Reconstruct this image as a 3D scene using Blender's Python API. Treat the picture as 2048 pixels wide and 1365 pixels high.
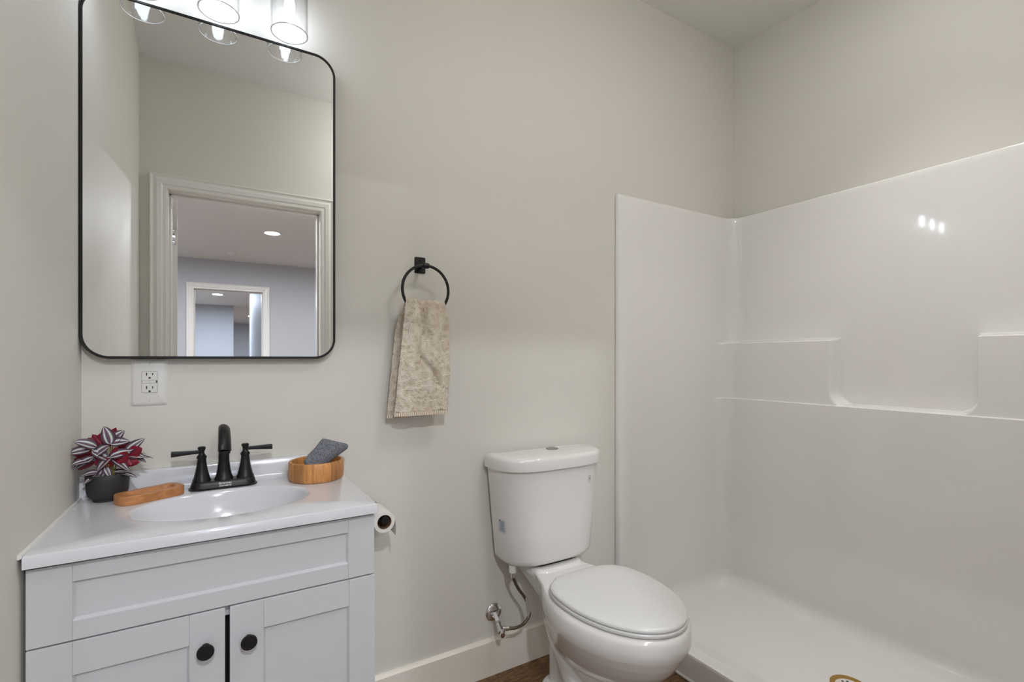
import bpy, bmesh, math, random
from mathutils import Vector, Matrix
random.seed(7)
PI = math.pi
for o in list(bpy.data.objects):
    bpy.data.objects.remove(o, do_unlink=True)
S = bpy.context.scene
COL = S.collection

# ------------------------------------------------------------------ camera
CAM_Y, CAM_Z, YAW = -1.61, 1.165, math.radians(31.18)
cd = bpy.data.cameras.new('camera')
cd.sensor_width = 36.0
cd.lens = 990.0 / 2048 * 36
cd.shift_y = 35.5 / 2048
cd.clip_start = 0.01
cam = bpy.data.objects.new('camera', cd)
cam.location = (0, CAM_Y, CAM_Z)
cam.rotation_euler = (PI / 2, 0, -YAW)
COL.objects.link(cam)
S.camera = cam

# ------------------------------------------------------------------ world, exposure, light levels
w = bpy.data.worlds.new('world'); S.world = w; w.use_nodes = True
w.node_tree.nodes['Background'].inputs[0].default_value = (0.05, 0.05, 0.05, 1)
w.node_tree.nodes['Background'].inputs[1].default_value = 0.3
vs = S.view_settings
vs.view_transform = 'Standard'; vs.look = 'None'; vs.exposure = 0.58; vs.gamma = 1.0
vs.use_curve_mapping = False
BULB = 15.0          # emission of the three vanity bulbs
ROOM_LED = 20.0      # emission of the flush dome over the toilet side
SHOWER_LED = 12.0    # emission of the recessed diffuser over the shower
SHOWER_W = 1.3       # watts of the narrow beam added below it to brighten the pan
HALL_LED = 560.0
FAR_LED = 1500.0
COOL = (0.88, 0.96, 1.10)
WARM = (1.0, 0.99, 0.975)

# ------------------------------------------------------------------ room measures
XR, L = 2.315, 1.56                    # right wall plane, depth of the room
def left_x(y): return -0.279 + 0.0244 * y      # the left wall leans out a little
def ceil_z(y): return 2.781 + 0.05 * y         # the ceiling falls slightly to the door side

# ------------------------------------------------------------------ helpers
def srgb(r, g, b, a=1.0):
    f = lambda c: (c / 255 / 12.92) if c / 255 <= 0.04045 else ((c / 255 + 0.055) / 1.055) ** 2.4
    return (f(r), f(g), f(b), a)

def mat(name, col, rough=0.5, metal=0.0, coat=0.0, emit=None, strength=0.0, spec=None, trans=0.0):
    m = bpy.data.materials.new(name); m.use_nodes = True
    b = m.node_tree.nodes['Principled BSDF']
    b.inputs['Base Color'].default_value = col
    b.inputs['Roughness'].default_value = rough
    b.inputs['Metallic'].default_value = metal
    b.inputs['Coat Weight'].default_value = coat
    b.inputs['Coat Roughness'].default_value = 0.03
    if spec is not None: b.inputs['Specular IOR Level'].default_value = spec
    if emit:
        b.inputs['Emission Color'].default_value = (*emit, 1)
        b.inputs['Emission Strength'].default_value = strength
    return m

def N(m, kind, **kw):
    n = m.node_tree.nodes.new(kind)
    for k, v in kw.items():
        if k in n.inputs: n.inputs[k].default_value = v
        else: setattr(n, k, v)
    return n
def LK(m, a, b): m.node_tree.links.new(a, b)
def BS(m): return m.node_tree.nodes['Principled BSDF']

def add_noise(m, scale, c1, c2, bump=0.0, dist=0.002, detail=3.0, stretch=None, lo=0.35, hi=0.65, coord='Object'):
    tc = N(m, 'ShaderNodeTexCoord')
    src = tc.outputs[coord]
    if stretch:
        mp = N(m, 'ShaderNodeMapping'); mp.inputs['Scale'].default_value = stretch
        LK(m, src, mp.inputs[0]); src = mp.outputs[0]
    n = N(m, 'ShaderNodeTexNoise'); n.inputs['Scale'].default_value = scale; n.inputs['Detail'].default_value = detail
    LK(m, src, n.inputs['Vector'])
    if c1:
        r = N(m, 'ShaderNodeValToRGB')
        r.color_ramp.elements[0].position = lo; r.color_ramp.elements[0].color = c1
        r.color_ramp.elements[1].position = hi; r.color_ramp.elements[1].color = c2
        LK(m, n.outputs[0], r.inputs[0]); LK(m, r.outputs[0], BS(m).inputs['Base Color'])
    if bump:
        b = N(m, 'ShaderNodeBump'); b.inputs['Strength'].default_value = bump; b.inputs['Distance'].default_value = dist
        LK(m, n.outputs[0], b.inputs['Height']); LK(m, b.outputs[0], BS(m).inputs['Normal'])
    return n

def obj(name, bm, m, parent=None, smooth=True, angle=40):
    bmesh.ops.recalc_face_normals(bm, faces=bm.faces)
    me = bpy.data.meshes.new(name); bm.to_mesh(me); bm.free()
    ms = m if isinstance(m, (list, tuple)) else [m]
    for x in ms: me.materials.append(x)
    if smooth:
        for p in me.polygons: p.use_smooth = True
        try: me.set_sharp_from_angle(angle=math.radians(angle))
        except Exception: pass
    o = bpy.data.objects.new(name, me); COL.objects.link(o)
    if parent is not None:
        o.parent = parent
        base = parent.location if parent.parent is None else Vector((0, 0, 0))
        o.matrix_parent_inverse = Matrix.Translation(-base)
    return o
def thing(name, label, cat, loc, group=None):
    o = bpy.data.objects.new(name, None); COL.objects.link(o)
    o.location = loc; o.empty_display_size = 0.05
    return tag(o, label, cat, group)
def tag(o, label, cat, group=None):
    o['label'] = label; o['category'] = cat
    if group: o['group'] = group
    return o
def struct(name, bm, m, smooth=False, parent=None):
    o = obj(name, bm, m, parent, smooth=smooth)
    if parent is None: o['kind'] = 'structure'
    return o
def new(): return bmesh.new()

def box(bm, x0, x1, y0, y1, z0, z1, bev=0.0, seg=2, mi=0):
    r = bmesh.ops.create_cube(bm, size=1.0)
    vs_ = r['verts']
    for v in vs_:
        v.co = Vector((x0 if v.co.x < 0 else x1, y0 if v.co.y < 0 else y1, z0 if v.co.z < 0 else z1))
    fs = set(f for v in vs_ for f in v.link_faces)
    for f in fs: f.material_index = mi
    if bev > 0:
        es = set(e for v in vs_ for e in v.link_edges)
        bmesh.ops.bevel(bm, geom=list(es), offset=bev, segments=seg, profile=0.6, affect='EDGES')
    return bm

def loft(bm, rings, closed=True, cap0=True, cap1=True, mi=0):
    vr = [[bm.verts.new(p) for p in r] for r in rings]
    n = len(vr[0])
    for a, b in zip(vr[:-1], vr[1:]):
        for i in range(n if closed else n - 1):
            j = (i + 1) % n
            try:
                f = bm.faces.new((a[i], a[j], b[j], b[i])); f.material_index = mi
            except ValueError: pass
    if cap0: f = bm.faces.new(list(reversed(vr[0]))); f.material_index = mi
    if cap1: f = bm.faces.new(vr[-1]); f.material_index = mi
    return vr

def lathe(bm, prof, c=(0, 0, 0), n=40, axis='z', mi=0, cap0=True, cap1=True, ex=1.0, ey=1.0):
    rings = []
    for r, h in prof:
        ring = []
        for i in range(n):
            t = 2 * PI * i / n
            a, b = r * math.cos(t) * ex, r * math.sin(t) * ey
            p = {'z': (a, b, h), 'y': (a, h, b), 'x': (h, a, b)}[axis]
            ring.append((c[0] + p[0], c[1] + p[1], c[2] + p[2]))
        rings.append(ring)
    return loft(bm, rings, True, cap0, cap1, mi)

def tube(bm, path, rad, n=12, mi=0, cap=True, closed=False):
    path = [Vector(p) for p in path]
    rs = rad if isinstance(rad, (list, tuple)) else [rad] * len(path)
    rings = []; up = None
    m = len(path)
    for i, p in enumerate(path):
        if closed: d = (path[(i + 1) % m] - path[i - 1]).normalized()
        else: d = (path[min(i + 1, m - 1)] - path[max(i - 1, 0)]).normalized()
        if up is None:
            up = d.orthogonal().normalized()
        up = (up - d * up.dot(d)).normalized()
        s = d.cross(up)
        r = rs[i]
        rr = r if isinstance(r, (tuple, list)) else (r, r)
        rings.append([p + up * (rr[0] * math.cos(2 * PI * k / n)) + s * (rr[1] * math.sin(2 * PI * k / n)) for k in range(n)])
    if closed: rings.append(rings[0])
    loft(bm, rings, True, cap and not closed, cap and not closed, mi)
    if closed: bmesh.ops.remove_doubles(bm, verts=bm.verts, dist=1e-6)
    return bm

def smooth_path(pts, k=8):
    P = [Vector(p) for p in pts]; out = []
    for i in range(len(P) - 1):
        p0, p1, p2, p3 = P[max(i - 1, 0)], P[i], P[i + 1], P[min(i + 2, len(P) - 1)]
        for j in range(k):
            t = j / k
            out.append(0.5 * ((2 * p1) + (p2 - p0) * t + (2 * p0 - 5 * p1 + 4 * p2 - p3) * t * t + (3 * p1 - p0 - 3 * p2 + p3) * t ** 3))
    out.append(P[-1]); return out

def rrect(w, h, r, n=6):
    """outline of a rounded rectangle, centred, as (a, b) pairs"""
    out = []
    for cx, cy, t0 in ((w / 2 - r, h / 2 - r, 0), (-w / 2 + r, h / 2 - r, PI / 2), (-w / 2 + r, -h / 2 + r, PI), (w / 2 - r, -h / 2 + r, 1.5 * PI)):
        for k in range(n + 1):
            t = t0 + PI / 2 * k / n
            out.append((cx + r * math.cos(t), cy + r * math.sin(t)))
    return out

def smoothstep(a, b, x):
    t = max(0.0, min(1.0, (x - a) / (b - a))); return t * t * (3 - 2 * t)

def text_mesh(body, size, extrude=0.0003, shear=0.0):
    cu = bpy.data.curves.new('lettering', 'FONT')
    cu.body = body; cu.size = size; cu.extrude = extrude; cu.align_x = 'CENTER'; cu.align_y = 'CENTER'; cu.shear = shear
    cu.space_line = 0.8; cu.resolution_u = 3
    o = bpy.data.objects.new('tmp_text', cu); COL.objects.link(o)
    bpy.context.view_layer.update()
    dg = bpy.context.evaluated_depsgraph_get()
    me = bpy.data.meshes.new_from_object(o.evaluated_get(dg))
    bpy.data.objects.remove(o, do_unlink=True)
    bm = bmesh.new(); bm.from_mesh(me); bpy.data.meshes.remove(me)
    return bm

# ------------------------------------------------------------------ materials
paint = mat('greige_wall_paint', srgb(222, 219, 211), 0.55)
add_noise(paint, 260, None, None, bump=0.10, dist=0.0015, detail=2)
ceil_paint = mat('ceiling_paint', srgb(236, 235, 231), 0.7)
add_noise(ceil_paint, 200, None, None, bump=0.08, dist=0.0015, detail=2)
hall_paint = mat('hall_wall_paint', srgb(190, 191, 194), 0.6)
trim_white = mat('white_trim_enamel', srgb(236, 233, 227), 0.3)
add_noise(trim_white, 30, None, None, bump=0.03, dist=0.001)
base_white = mat('baseboard_enamel', srgb(240, 234, 223), 0.35)
vanity_white = mat('vanity_white_lacquer', srgb(206, 208, 211), 0.32)
gap_shade = mat('gap_shade_black', srgb(14, 13, 13), 0.8)
top_white = mat('cultured_marble_white', srgb(222, 223, 228), 0.16, coat=0.35)
china = mat('vitreous_china_white', srgb(232, 230, 228), 0.09, coat=0.5)
seat_plastic = mat('toilet_seat_plastic', srgb(224, 224, 223), 0.22)
gelcoat = mat('shower_gelcoat_white', srgb(240, 238, 236), 0.07, coat=0.3)
add_noise(gelcoat, 3.5, None, None, bump=0.02, dist=0.004, detail=1)
matte_black = mat('matte_black_metal', srgb(26, 26, 27), 0.38, metal=0.25)
knob_black = mat('knob_black', srgb(10, 10, 10), 0.45)
frame_black = mat('mirror_frame_black', srgb(27, 27, 26), 0.42, metal=0.3)
chrome = mat('chrome', (0.82, 0.82, 0.84, 1), 0.07, metal=1.0)
brushed = mat('brushed_steel', (0.46, 0.46, 0.46, 1), 0.32, metal=1.0)
brass = mat('brass_drain', srgb(205, 166, 96), 0.2, metal=1.0)
mirror_m = mat('silvered_mirror', (0.93, 0.94, 0.945, 1), 0.0, metal=1.0)
white_plastic = mat('white_plastic', srgb(228, 227, 224), 0.3)
slot_black = mat('slot_black', srgb(8, 8, 8), 0.7)
line_grey = mat('line_grey', srgb(120, 118, 115), 0.6)
ink = mat('ink_dark', srgb(78, 86, 98), 0.6)
ink_white = mat('lettering_white', srgb(238, 238, 238), 0.5)
pot_black = mat('pot_charcoal', srgb(44, 45, 47), 0.6)
soil = mat('soil_dark', srgb(20, 15, 12), 0.95)
stem_m = mat('plant_stem', srgb(150, 138, 60), 0.6)
paper = mat('toilet_paper', srgb(236, 233, 228), 0.9)
add_noise(paper, 400, None, None, bump=0.15, dist=0.001)
cardboard = mat('cardboard_core', srgb(122, 96, 68), 0.85)
hose_m = mat('braided_hose', srgb(98, 84, 68), 0.4, metal=0.45)
sticker_m = mat('sticker_pale_blue', srgb(206, 216, 222), 0.5)
caulk = mat('caulk_white', srgb(228, 227, 224), 0.4)
tag_m = mat('hose_paper_tag', srgb(176, 170, 165), 0.5)

def glow(name, col, strength):
    m = bpy.data.materials.new(name); m.use_nodes = True
    nt = m.node_tree; nt.nodes.clear()
    e = nt.nodes.new('ShaderNodeEmission'); e.inputs[0].default_value = (*col, 1); e.inputs[1].default_value = strength
    o = nt.nodes.new('ShaderNodeOutputMaterial'); nt.links.new(e.outputs[0], o.inputs[0])
    return m
bulb_glow = glow('lit_bulb', COOL, BULB)
room_glow = glow('lit_room_disc', WARM, ROOM_LED)
shower_glow = glow('lit_shower_disc', WARM, SHOWER_LED)
hall_glow = glow('lit_hall_disc', (0.94, 0.97, 1.03), HALL_LED)
added_hall_glow = glow('added_hall_disc', (0.92, 0.97, 1.06), HALL_LED * 0.9)
far_glow = glow('lit_far_disc', (0.82, 0.95, 1.14), FAR_LED)

glass = bpy.data.materials.new('seeded_clear_glass'); glass.use_nodes = True
nt = glass.node_tree; nt.nodes.clear()
g_tr = nt.nodes.new('ShaderNodeBsdfTransparent'); g_tr.inputs[0].default_value = (0.985, 0.987, 0.987, 1)
g_gl = nt.nodes.new('ShaderNodeBsdfGlossy'); g_gl.inputs['Roughness'].default_value = 0.03
g_mx = nt.nodes.new('ShaderNodeMixShader'); g_fr = nt.nodes.new('ShaderNodeMapRange'); g_lw = nt.nodes.new('ShaderNodeLayerWeight'); g_pw = nt.nodes.new('ShaderNodeMath'); g_pw.operation = 'POWER'; g_pw.inputs[1].default_value = 5.0
nt.links.new(g_lw.outputs['Facing'], g_pw.inputs[0]); nt.links.new(g_pw.outputs[0], g_fr.inputs[0]); g_fr.inputs[3].default_value = 0.035; g_fr.inputs[4].default_value = 0.85
g_o = nt.nodes.new('ShaderNodeOutputMaterial')
g_n = nt.nodes.new('ShaderNodeTexNoise'); g_n.inputs['Scale'].default_value = 38; g_n.inputs['Detail'].default_value = 1.5
g_tc = nt.nodes.new('ShaderNodeTexCoord'); g_b = nt.nodes.new('ShaderNodeBump'); g_b.inputs['Strength'].default_value = 0.22; g_b.inputs['Distance'].default_value = 0.006
nt.links.new(g_tc.outputs['Object'], g_n.inputs['Vector']); nt.links.new(g_n.outputs[0], g_b.inputs['Height'])
nt.links.new(g_b.outputs[0], g_gl.inputs['Normal']); nt.links.new(g_b.outputs[0], g_lw.inputs['Normal'])
nt.links.new(g_fr.outputs[0], g_mx.inputs[0]); nt.links.new(g_tr.outputs[0], g_mx.inputs[1]); nt.links.new(g_gl.outputs[0], g_mx.inputs[2])
g_cm = nt.nodes.new('ShaderNodeMix'); g_cm.data_type = 'RGBA'; g_cm.inputs[6].default_value = (0.985, 0.987, 0.987, 1); g_cm.inputs[7].default_value = (0.30, 0.31, 0.31, 1)
g_p2 = nt.nodes.new('ShaderNodeMath'); g_p2.operation = 'POWER'; g_p2.inputs[1].default_value = 7.0
nt.links.new(g_lw.outputs['Facing'], g_p2.inputs[0]); nt.links.new(g_p2.outputs[0], g_cm.inputs[0]); nt.links.new(g_cm.outputs[2], g_tr.inputs[0])
nt.links.new(g_mx.outputs[0], g_o.inputs[0])

rim_glint = mat('rim_glint_white', srgb(206, 208, 208), 0.25)  # pale colour standing in for light piped to the shade rims
# rustic plank floor
floor_m = mat('rustic_plank_floor', srgb(100, 80, 58), 0.45)
tc = N(floor_m, 'ShaderNodeTexCoord')
br = N(floor_m, 'ShaderNodeTexBrick'); br.offset = 0.37
br.inputs['Scale'].default_value = 1.0; br.inputs['Brick Width'].default_value = 1.2; br.inputs['Row Height'].default_value = 0.18
br.inputs['Mortar Size'].default_value = 0.0015; br.inputs['Color1'].default_value = srgb(124, 99, 74); br.inputs['Color2'].default_value = srgb(98, 77, 56)
br.inputs['Mortar'].default_value = srgb(45, 34, 25)
LK(floor_m, tc.outputs['Object'], br.inputs['Vector'])
mp = N(floor_m, 'ShaderNodeMapping'); mp.inputs['Scale'].default_value = (9, 40, 1)
LK(floor_m, tc.outputs['Object'], mp.inputs[0])
nz = N(floor_m, 'ShaderNodeTexNoise'); nz.inputs['Scale'].default_value = 3; nz.inputs['Detail'].default_value = 8; nz.inputs['Roughness'].default_value = 0.75
LK(floor_m, mp.outputs[0], nz.inputs['Vector'])
rp = N(floor_m, 'ShaderNodeValToRGB')
rp.color_ramp.elements[0].position = 0.36; rp.color_ramp.elements[0].color = srgb(52, 38, 28)
rp.color_ramp.elements[1].position = 0.64; rp.color_ramp.elements[1].color = srgb(232, 214, 178)
LK(floor_m, nz.outputs[0], rp.inputs[0])
mx = N(floor_m, 'ShaderNodeMix'); mx.data_type = 'RGBA'; mx.blend_type = 'OVERLAY'; mx.inputs[0].default_value = 0.85
LK(floor_m, br.outputs['Color'], mx.inputs[6]); LK(floor_m, rp.outputs[0], mx.inputs[7]); LK(floor_m, mx.outputs[2], BS(floor_m).inputs['Base Color'])

def wood(name, c1, c2, stretch, scale=6, staves=0):
    m = mat(name, c1, 0.42)
    n = add_noise(m, scale, c1, c2, bump=0.05, dist=0.001, detail=6, stretch=stretch, lo=0.3, hi=0.72)
    if staves:
        tc = N(m, 'ShaderNodeTexCoord'); gr = N(m, 'ShaderNodeTexGradient'); gr.gradient_type = 'RADIAL'
        LK(m, tc.outputs['Object'], gr.inputs[0])
        mu = N(m, 'ShaderNodeMath'); mu.operation = 'MULTIPLY'; mu.inputs[1].default_value = staves
        fl = N(m, 'ShaderNodeMath'); fl.operation = 'FLOOR'
        wn = N(m, 'ShaderNodeTexWhiteNoise'); wn.noise_dimensions = '1D'
        LK(m, gr.outputs['Fac'], mu.inputs[0]); LK(m, mu.outputs[0], fl.inputs[0]); LK(m, fl.outputs[0], wn.inputs['W'])
        hs = N(m, 'ShaderNodeHueSaturation')
        mr = N(m, 'ShaderNodeMapRange'); mr.inputs[3].default_value = 0.72; mr.inputs[4].default_value = 1.18
        LK(m, wn.outputs['Value'], mr.inputs[0]); LK(m, mr.outputs[0], hs.inputs['Value'])
        ramp = [x for x in m.node_tree.nodes if x.type == 'VALTORGB'][0]
        LK(m, ramp.outputs[0], hs.inputs['Color']); LK(m, hs.outputs[0], BS(m).inputs['Base Color'])
    return m
tray_wood = wood('bamboo_tray_wood', srgb(172, 112, 64), srgb(204, 142, 90), (2, 22, 22), 5)
bowl_wood = wood('acacia_bowl_wood', srgb(178, 116, 62), srgb(218, 160, 98), (22, 22, 3), 5, staves=13)

# ------------------------------------------------------------------ the setting
def quad_wall(pts, m, name):
    """solid wall from a list of 4 inner corner points and an outward offset"""
    inner, off = pts
    bm = new(); off = Vector(off)
    a = [bm.verts.new(p) for p in inner]; b = [bm.verts.new(Vector(p) + off) for p in inner]
    bm.faces.new(a); bm.faces.new(list(reversed(b)))
    for i in range(4):
        j = (i + 1) % 4; bm.faces.new((a[i], b[i], b[j], a[j]))
    return struct(name, bm, m)

HALL_H, HALL_Y = 2.406, -5.666
bm = new(); box(bm, -1.6, 3.2, -18.6, 0.12, -0.1, 0.0); struct('floor', bm, floor_m)
quad_wall(([(left_x(0) - 0.02, 0, 0), (XR + 0.02, 0, 0), (XR + 0.02, 0, 2.83), (left_x(0) - 0.02, 0, 2.83)], (0, 0.1, 0)), paint, 'wall_back')
quad_wall(([(left_x(0), 0, 0), (left_x(-L), -L, 0), (left_x(-L), -L, 2.83), (left_x(0), 0, 2.83)], (-0.1, 0, 0)), paint, 'wall_left')
quad_wall(([(XR, 0, 0), (XR, -L, 0), (XR, -L, 2.83), (XR, 0, 2.83)], (0.1, 0, 0)), paint, 'wall_right')
quad_wall(([(-0.45, 0.1, ceil_z(0.1)), (XR + 0.1, 0.1, ceil_z(0.1)), (XR + 0.1, -L - 0.12, ceil_z(-L - 0.12)), (-0.45, -L - 0.12, ceil_z(-L - 0.12))], (0, 0, 0.1)), ceil_paint, 'ceiling')

DX0, DX1, DH = -0.212, 0.566, 2.052    # rough opening of the bathroom door
def wall_with_door(name, y0, y1, x0, x1, h, m, dx0, dx1, dh):
    bm = new()
    box(bm, x0, dx0, y1, y0, 0, h); box(bm, dx1, x1, y1, y0, 0, h); box(bm, dx0, dx1, y1, y0, dh, h)
    return struct(name, bm, m)
wall_with_door('wall_rear', -L, -L - 0.12, -0.42, XR + 0.1, 2.78, paint, DX0, DX1, DH)
wall_with_door('wall_hall', HALL_Y, HALL_Y - 0.12, -1.6, 3.2, HALL_H + 0.1, hall_paint, -0.212, 0.58, DH)
bm = new(); box(bm, -1.6, 3.2, HALL_Y, -L - 0.12, HALL_H, HALL_H + 0.1); struct('ceiling_hall', bm, ceil_paint)
bm = new(); box(bm, -1.7, -1.6, -18.6, -L - 0.12, 0, 2.6); struct('wall_hall_left', bm, hall_paint)
bm = new(); box(bm, 3.2, 3.3, -18.6, -L - 0.12, 0, 2.6); struct('wall_hall_right', bm, hall_paint)
bm = new(); box(bm, XR + 0.1, 3.2, -L - 0.12, -L - 0.02, 0, 2.6); box(bm, -1.6, -0.42, -L - 0.12, -L - 0.02, 0, 2.6); struct('wall_hall_front', bm, hall_paint)
bm = new(); box(bm, -1.6, 3.2, -18.6, HALL_Y - 0.12, 2.43, 2.53); struct('ceiling_far', bm, ceil_paint)
bm = new(); box(bm, -1.6, 3.2, -18.7, -18.6, 0, 2.6); struct('wall_far', bm, hall_paint)
bm = new(); box(bm, -1.6, 0.43, -12.1, -12.0, 0, 2.43); struct('wall_far_partition', bm, hall_paint)
bm = new(); box(bm, 0.60, 0.70, -9.0, HALL_Y - 0.12, 0, 2.43); struct('wall_far_side', bm, hall_paint)

def casing(name, x0, x1, h, y, w=0.075, out=1, parent=None):
    """moulded casing: legs and head; out=+1 stands out towards +y"""
    bm = new()
    prof = [(0, 0), (0, 0.011), (0.006, 0.014), (0.02, 0.014), (0.026, 0.018), (0.046, 0.020), (0.052, 0.016), (0.060, 0.016), (w - 0.004, 0.022), (w, 0.019), (w, 0)]
    rings = []
    path = [(x0, 0.0, -1, 0), (x0, h, -1, 1), (x1, h, 1, 1), (x1, 0.0, 1, 0)]
    for px, pz, sx, sz in path:
        rings.append([(px + sx * d, y + out * t, pz + sz * d) for d, t in prof])
    loft(bm, rings, True, True, True)
    return struct(name, bm, trim_white)
casing('trim_1', -0.198, 0.549, 2.038, -L)
casing('trim_2', -0.198, 0.565, 2.03, HALL_Y)
casing('trim_3', -0.198, 0.549, 2.038, -L - 0.12, out=-1)
def jamb(name, x0, x1, h, y0, y1, stop=True):
    bm = new()
    t = 0.018
    box(bm, x0 - t, x0, y1, y0, 0, h + t); box(bm, x1, x1 + t, y1, y0, 0, h + t); box(bm, x0, x1, y1, y0, h, h + t)
    if stop:
        ys = y1 + 0.040
        box(bm, x0, x0 + 0.011, ys, ys + 0.035, 0, h, 0.002); box(bm, x1 - 0.011, x1, ys, ys + 0.035, 0, h, 0.002); box(bm, x0, x1, ys, ys + 0.035, h - 0.011, h, 0.002)
    return struct(name, bm, trim_white)
jamb('trim_4', -0.194, 0.548, 2.034, -L + 0.001, -L - 0.121)
jamb('trim_5', -0.194, 0.562, 2.028, HALL_Y + 0.001, HALL_Y - 0.121)

# the bathroom door, swung open into the hall, and its hinges
def door(name, hx, hy, length, ang, h, nhinge, swing=1):
    bm = new(); box(bm, 0, 0.035, -length, 0, 0.012, h, 0.002)
    M = Matrix.Translation((hx, hy, 0)) @ Matrix.Rotation(ang, 4, 'Z')
    bm.transform(M)
    d = struct(name, bm, trim_white)
    for zc in nhinge:
        hb = new()
        box(hb, 0.002, 0.030, 0.0, 0.0025, zc - 0.045, zc + 0.045, 0.001)
        lathe(hb, [(0.006, zc - 0.047), (0.006, zc + 0.047)], (-0.003, 0.004, 0), 12)
        for dz in (-0.03, 0.0, 0.03): lathe(hb, [(0.004, 0.002), (0.003, 0.0042)], (0.017, 0, zc + dz), 10, 'y')
        hb.transform(M); obj('hinge', hb, chrome, d)
    return d
door('door_1', -0.198, -L - 0.135, 0.74, math.radians(-4.5), 2.028, (0.25, 1.05, 1.83))
door('door_2', -0.206, HALL_Y - 0.135, 0.74, math.radians(-60), 2.02, (0.25, 1.05, 1.78))

def baseboard(name, x0, x1, y, h=0.132, out=-1):
    bm = new(); t = 0.016 * out
    prof = [(0, 0), (t, 0), (t, h - 0.008), (t * 0.55, h - 0.001), (0, h)]
    loft(bm, [[(x, y + a, b) for a, b in prof] for x in (x0, x1)], True, True, True)
    return struct(name, bm, base_white)
baseboard('baseboard_back', 0.345, 1.472, 0.0)
baseboard('baseboard_rear', 0.628, 1.47, -L, out=1)

# ------------------------------------------------------------------ recessed lights and the smoke detector
def recessed(name, x, y, z, r, glow_m, label, group=None):
    t = thing(name, label, 'ceiling light', (x, y, z), group)
    bm = new()
    lathe(bm, [(r * 1.22, z + 0.004), (r * 1.22, z - 0.003), (r * 1.12, z - 0.007), (r, z - 0.005), (r * 0.97, z - 0.001), (r * 0.97, z + 0.004)], (x, y, 0), 40)
    obj('trim_ring', bm, white_plastic, t)
    bm = new(); lathe(bm, [(r * 0.98, z - 0.002), (r * 0.97, z - 0.004), (r * 0.5, z - 0.0055)], (x, y, 0), 40)
    obj('diffuser', bm, glow_m, t)
    return t
fz = ceil_z(-1.18)
t = thing('flush_mount_light', 'white dome ceiling light above the floor between toilet and door', 'ceiling light', (1.05, -1.18, fz))
bm = new(); lathe(bm, [(0.07, fz + 0.008), (0.07, fz - 0.02), (0.02, fz - 0.03), (0.018, fz - 0.09), (0.145, fz - 0.092), (0.145, fz - 0.108), (0.138, fz - 0.112), (0.13, fz - 0.108)], (1.05, -1.18, 0), 48); obj('base_ring', bm, white_plastic, t)
bm = new(); lathe(bm, [(0.140, fz - 0.109), (0.146, fz - 0.125), (0.135, fz - 0.160), (0.10, fz - 0.185), (0.05, fz - 0.197), (0.005, fz - 0.20)], (1.05, -1.18, 0), 48); obj('dome_diffuser', bm, room_glow, t)
rs = recessed('recessed_light', 1.80, -0.90, ceil_z(-0.90), 0.085, shower_glow, 'recessed ceiling light above the shower pan')
la = bpy.data.lights.new('shower_beam', 'AREA'); la.shape = 'DISK'; la.size = 0.15; la.energy = SHOWER_W; la.spread = math.radians(80); la.color = WARM  # extra beam under the diffuser, added to lift the pan and lower walls
lo_ = bpy.data.objects.new('shower_beam', la); COL.objects.link(lo_); lo_.parent = rs; lo_.location = (0, 0, -0.009)
recessed('recessed_light', 0.505, -3.85, HALL_H, 0.065, hall_glow, 'bright recessed light in the hall ceiling, mirrored beside the smoke detector')
for hx_ in (1.95, -0.94): recessed('recessed_light', hx_, -3.85, HALL_H, 0.065, added_hall_glow, 'unseen recessed light added to brighten the hall', 'added hall lights out of sight')  # two lamps added out of view to lift the hall's brightness
recessed('recessed_light', 0.02, -2.45, HALL_H, 0.065, hall_glow, 'unseen recessed light added just outside the bathroom door for frontal fill')  # added out of view to light the bathroom through the doorway
recessed('recessed_light', 0.085, -9.75, 2.43, 0.085, far_glow, 'recessed light glowing through the far doorway in the mirror, left of two')
recessed('recessed_light', 1.00, -15.0, 2.43, 0.09, far_glow, 'recessed light glowing through the far doorway in the mirror, right of two')
bm = new(); lathe(bm, [(0.057, HALL_H), (0.057, HALL_H - 0.012), (0.05, HALL_H - 0.03), (0.03, HALL_H - 0.036)], (0.197, -5.145, 0), 36)
sd = obj('smoke_detector', bm, white_plastic); tag(sd, 'small round white smoke detector on the hall ceiling, seen in the mirror', 'smoke detector')

# ------------------------------------------------------------------ shower stall
t = thing('shower_stall', 'glossy white moulded shower stall with ledges filling the right wall', 'shower', (1.475, -0.02, 0))
R0, YB, YE, ZT, PANZ = 0.07, -0.02, -1.54, 1.875, 0.045
XF, XBK = 2.21, 2.287                     # front plane of the ledges, upper wall plane
RY0, RY1, ZLO, ZHI, RC = -0.978, -0.532, 0.976, 1.254, 0.055
def ledge(y, z):
    """1 on the lower wall, a little less on the shelf blocks, 0 on the upper wall"""
    top = ZHI - z
    cx, hw = (RY0 + RY1) / 2, (RY1 - RY0) / 2
    qx = abs(y - cx) - (hw - RC); qz = (ZLO + RC) - z
    if qx > 0 and qz > 0: d = math.hypot(qx, qz) - RC
    else: d = max(qx - RC, qz - RC)
    block = smoothstep(-0.001, 0.014, min(top, d))
    low = smoothstep(-0.001, 0.007, ZLO - z)
    return max(low, 0.86 * block)
def xw(y, z): return XBK - (XBK - XF) * ledge(y, z)
def spacing(lo, hi, fine, coarse=0.04, step=0.0035, near=0.02):
    out = []; v = lo
    while v < hi - 1e-6:
        out.append(v)
        dmin = min((abs(v - f) for f in fine), default=9)
        v += step if dmin < near else min(coarse, max(step, (dmin - near) * 0.5 + step))
    out.append(hi); return out
zs = spacing(PANZ + R0, ZT, [ZLO, ZLO + 0.03, ZLO + 0.055, ZHI], 0.05)
ysr = spacing(-(RY1) - 0.0, -RY0, [], 0.02)
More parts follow.
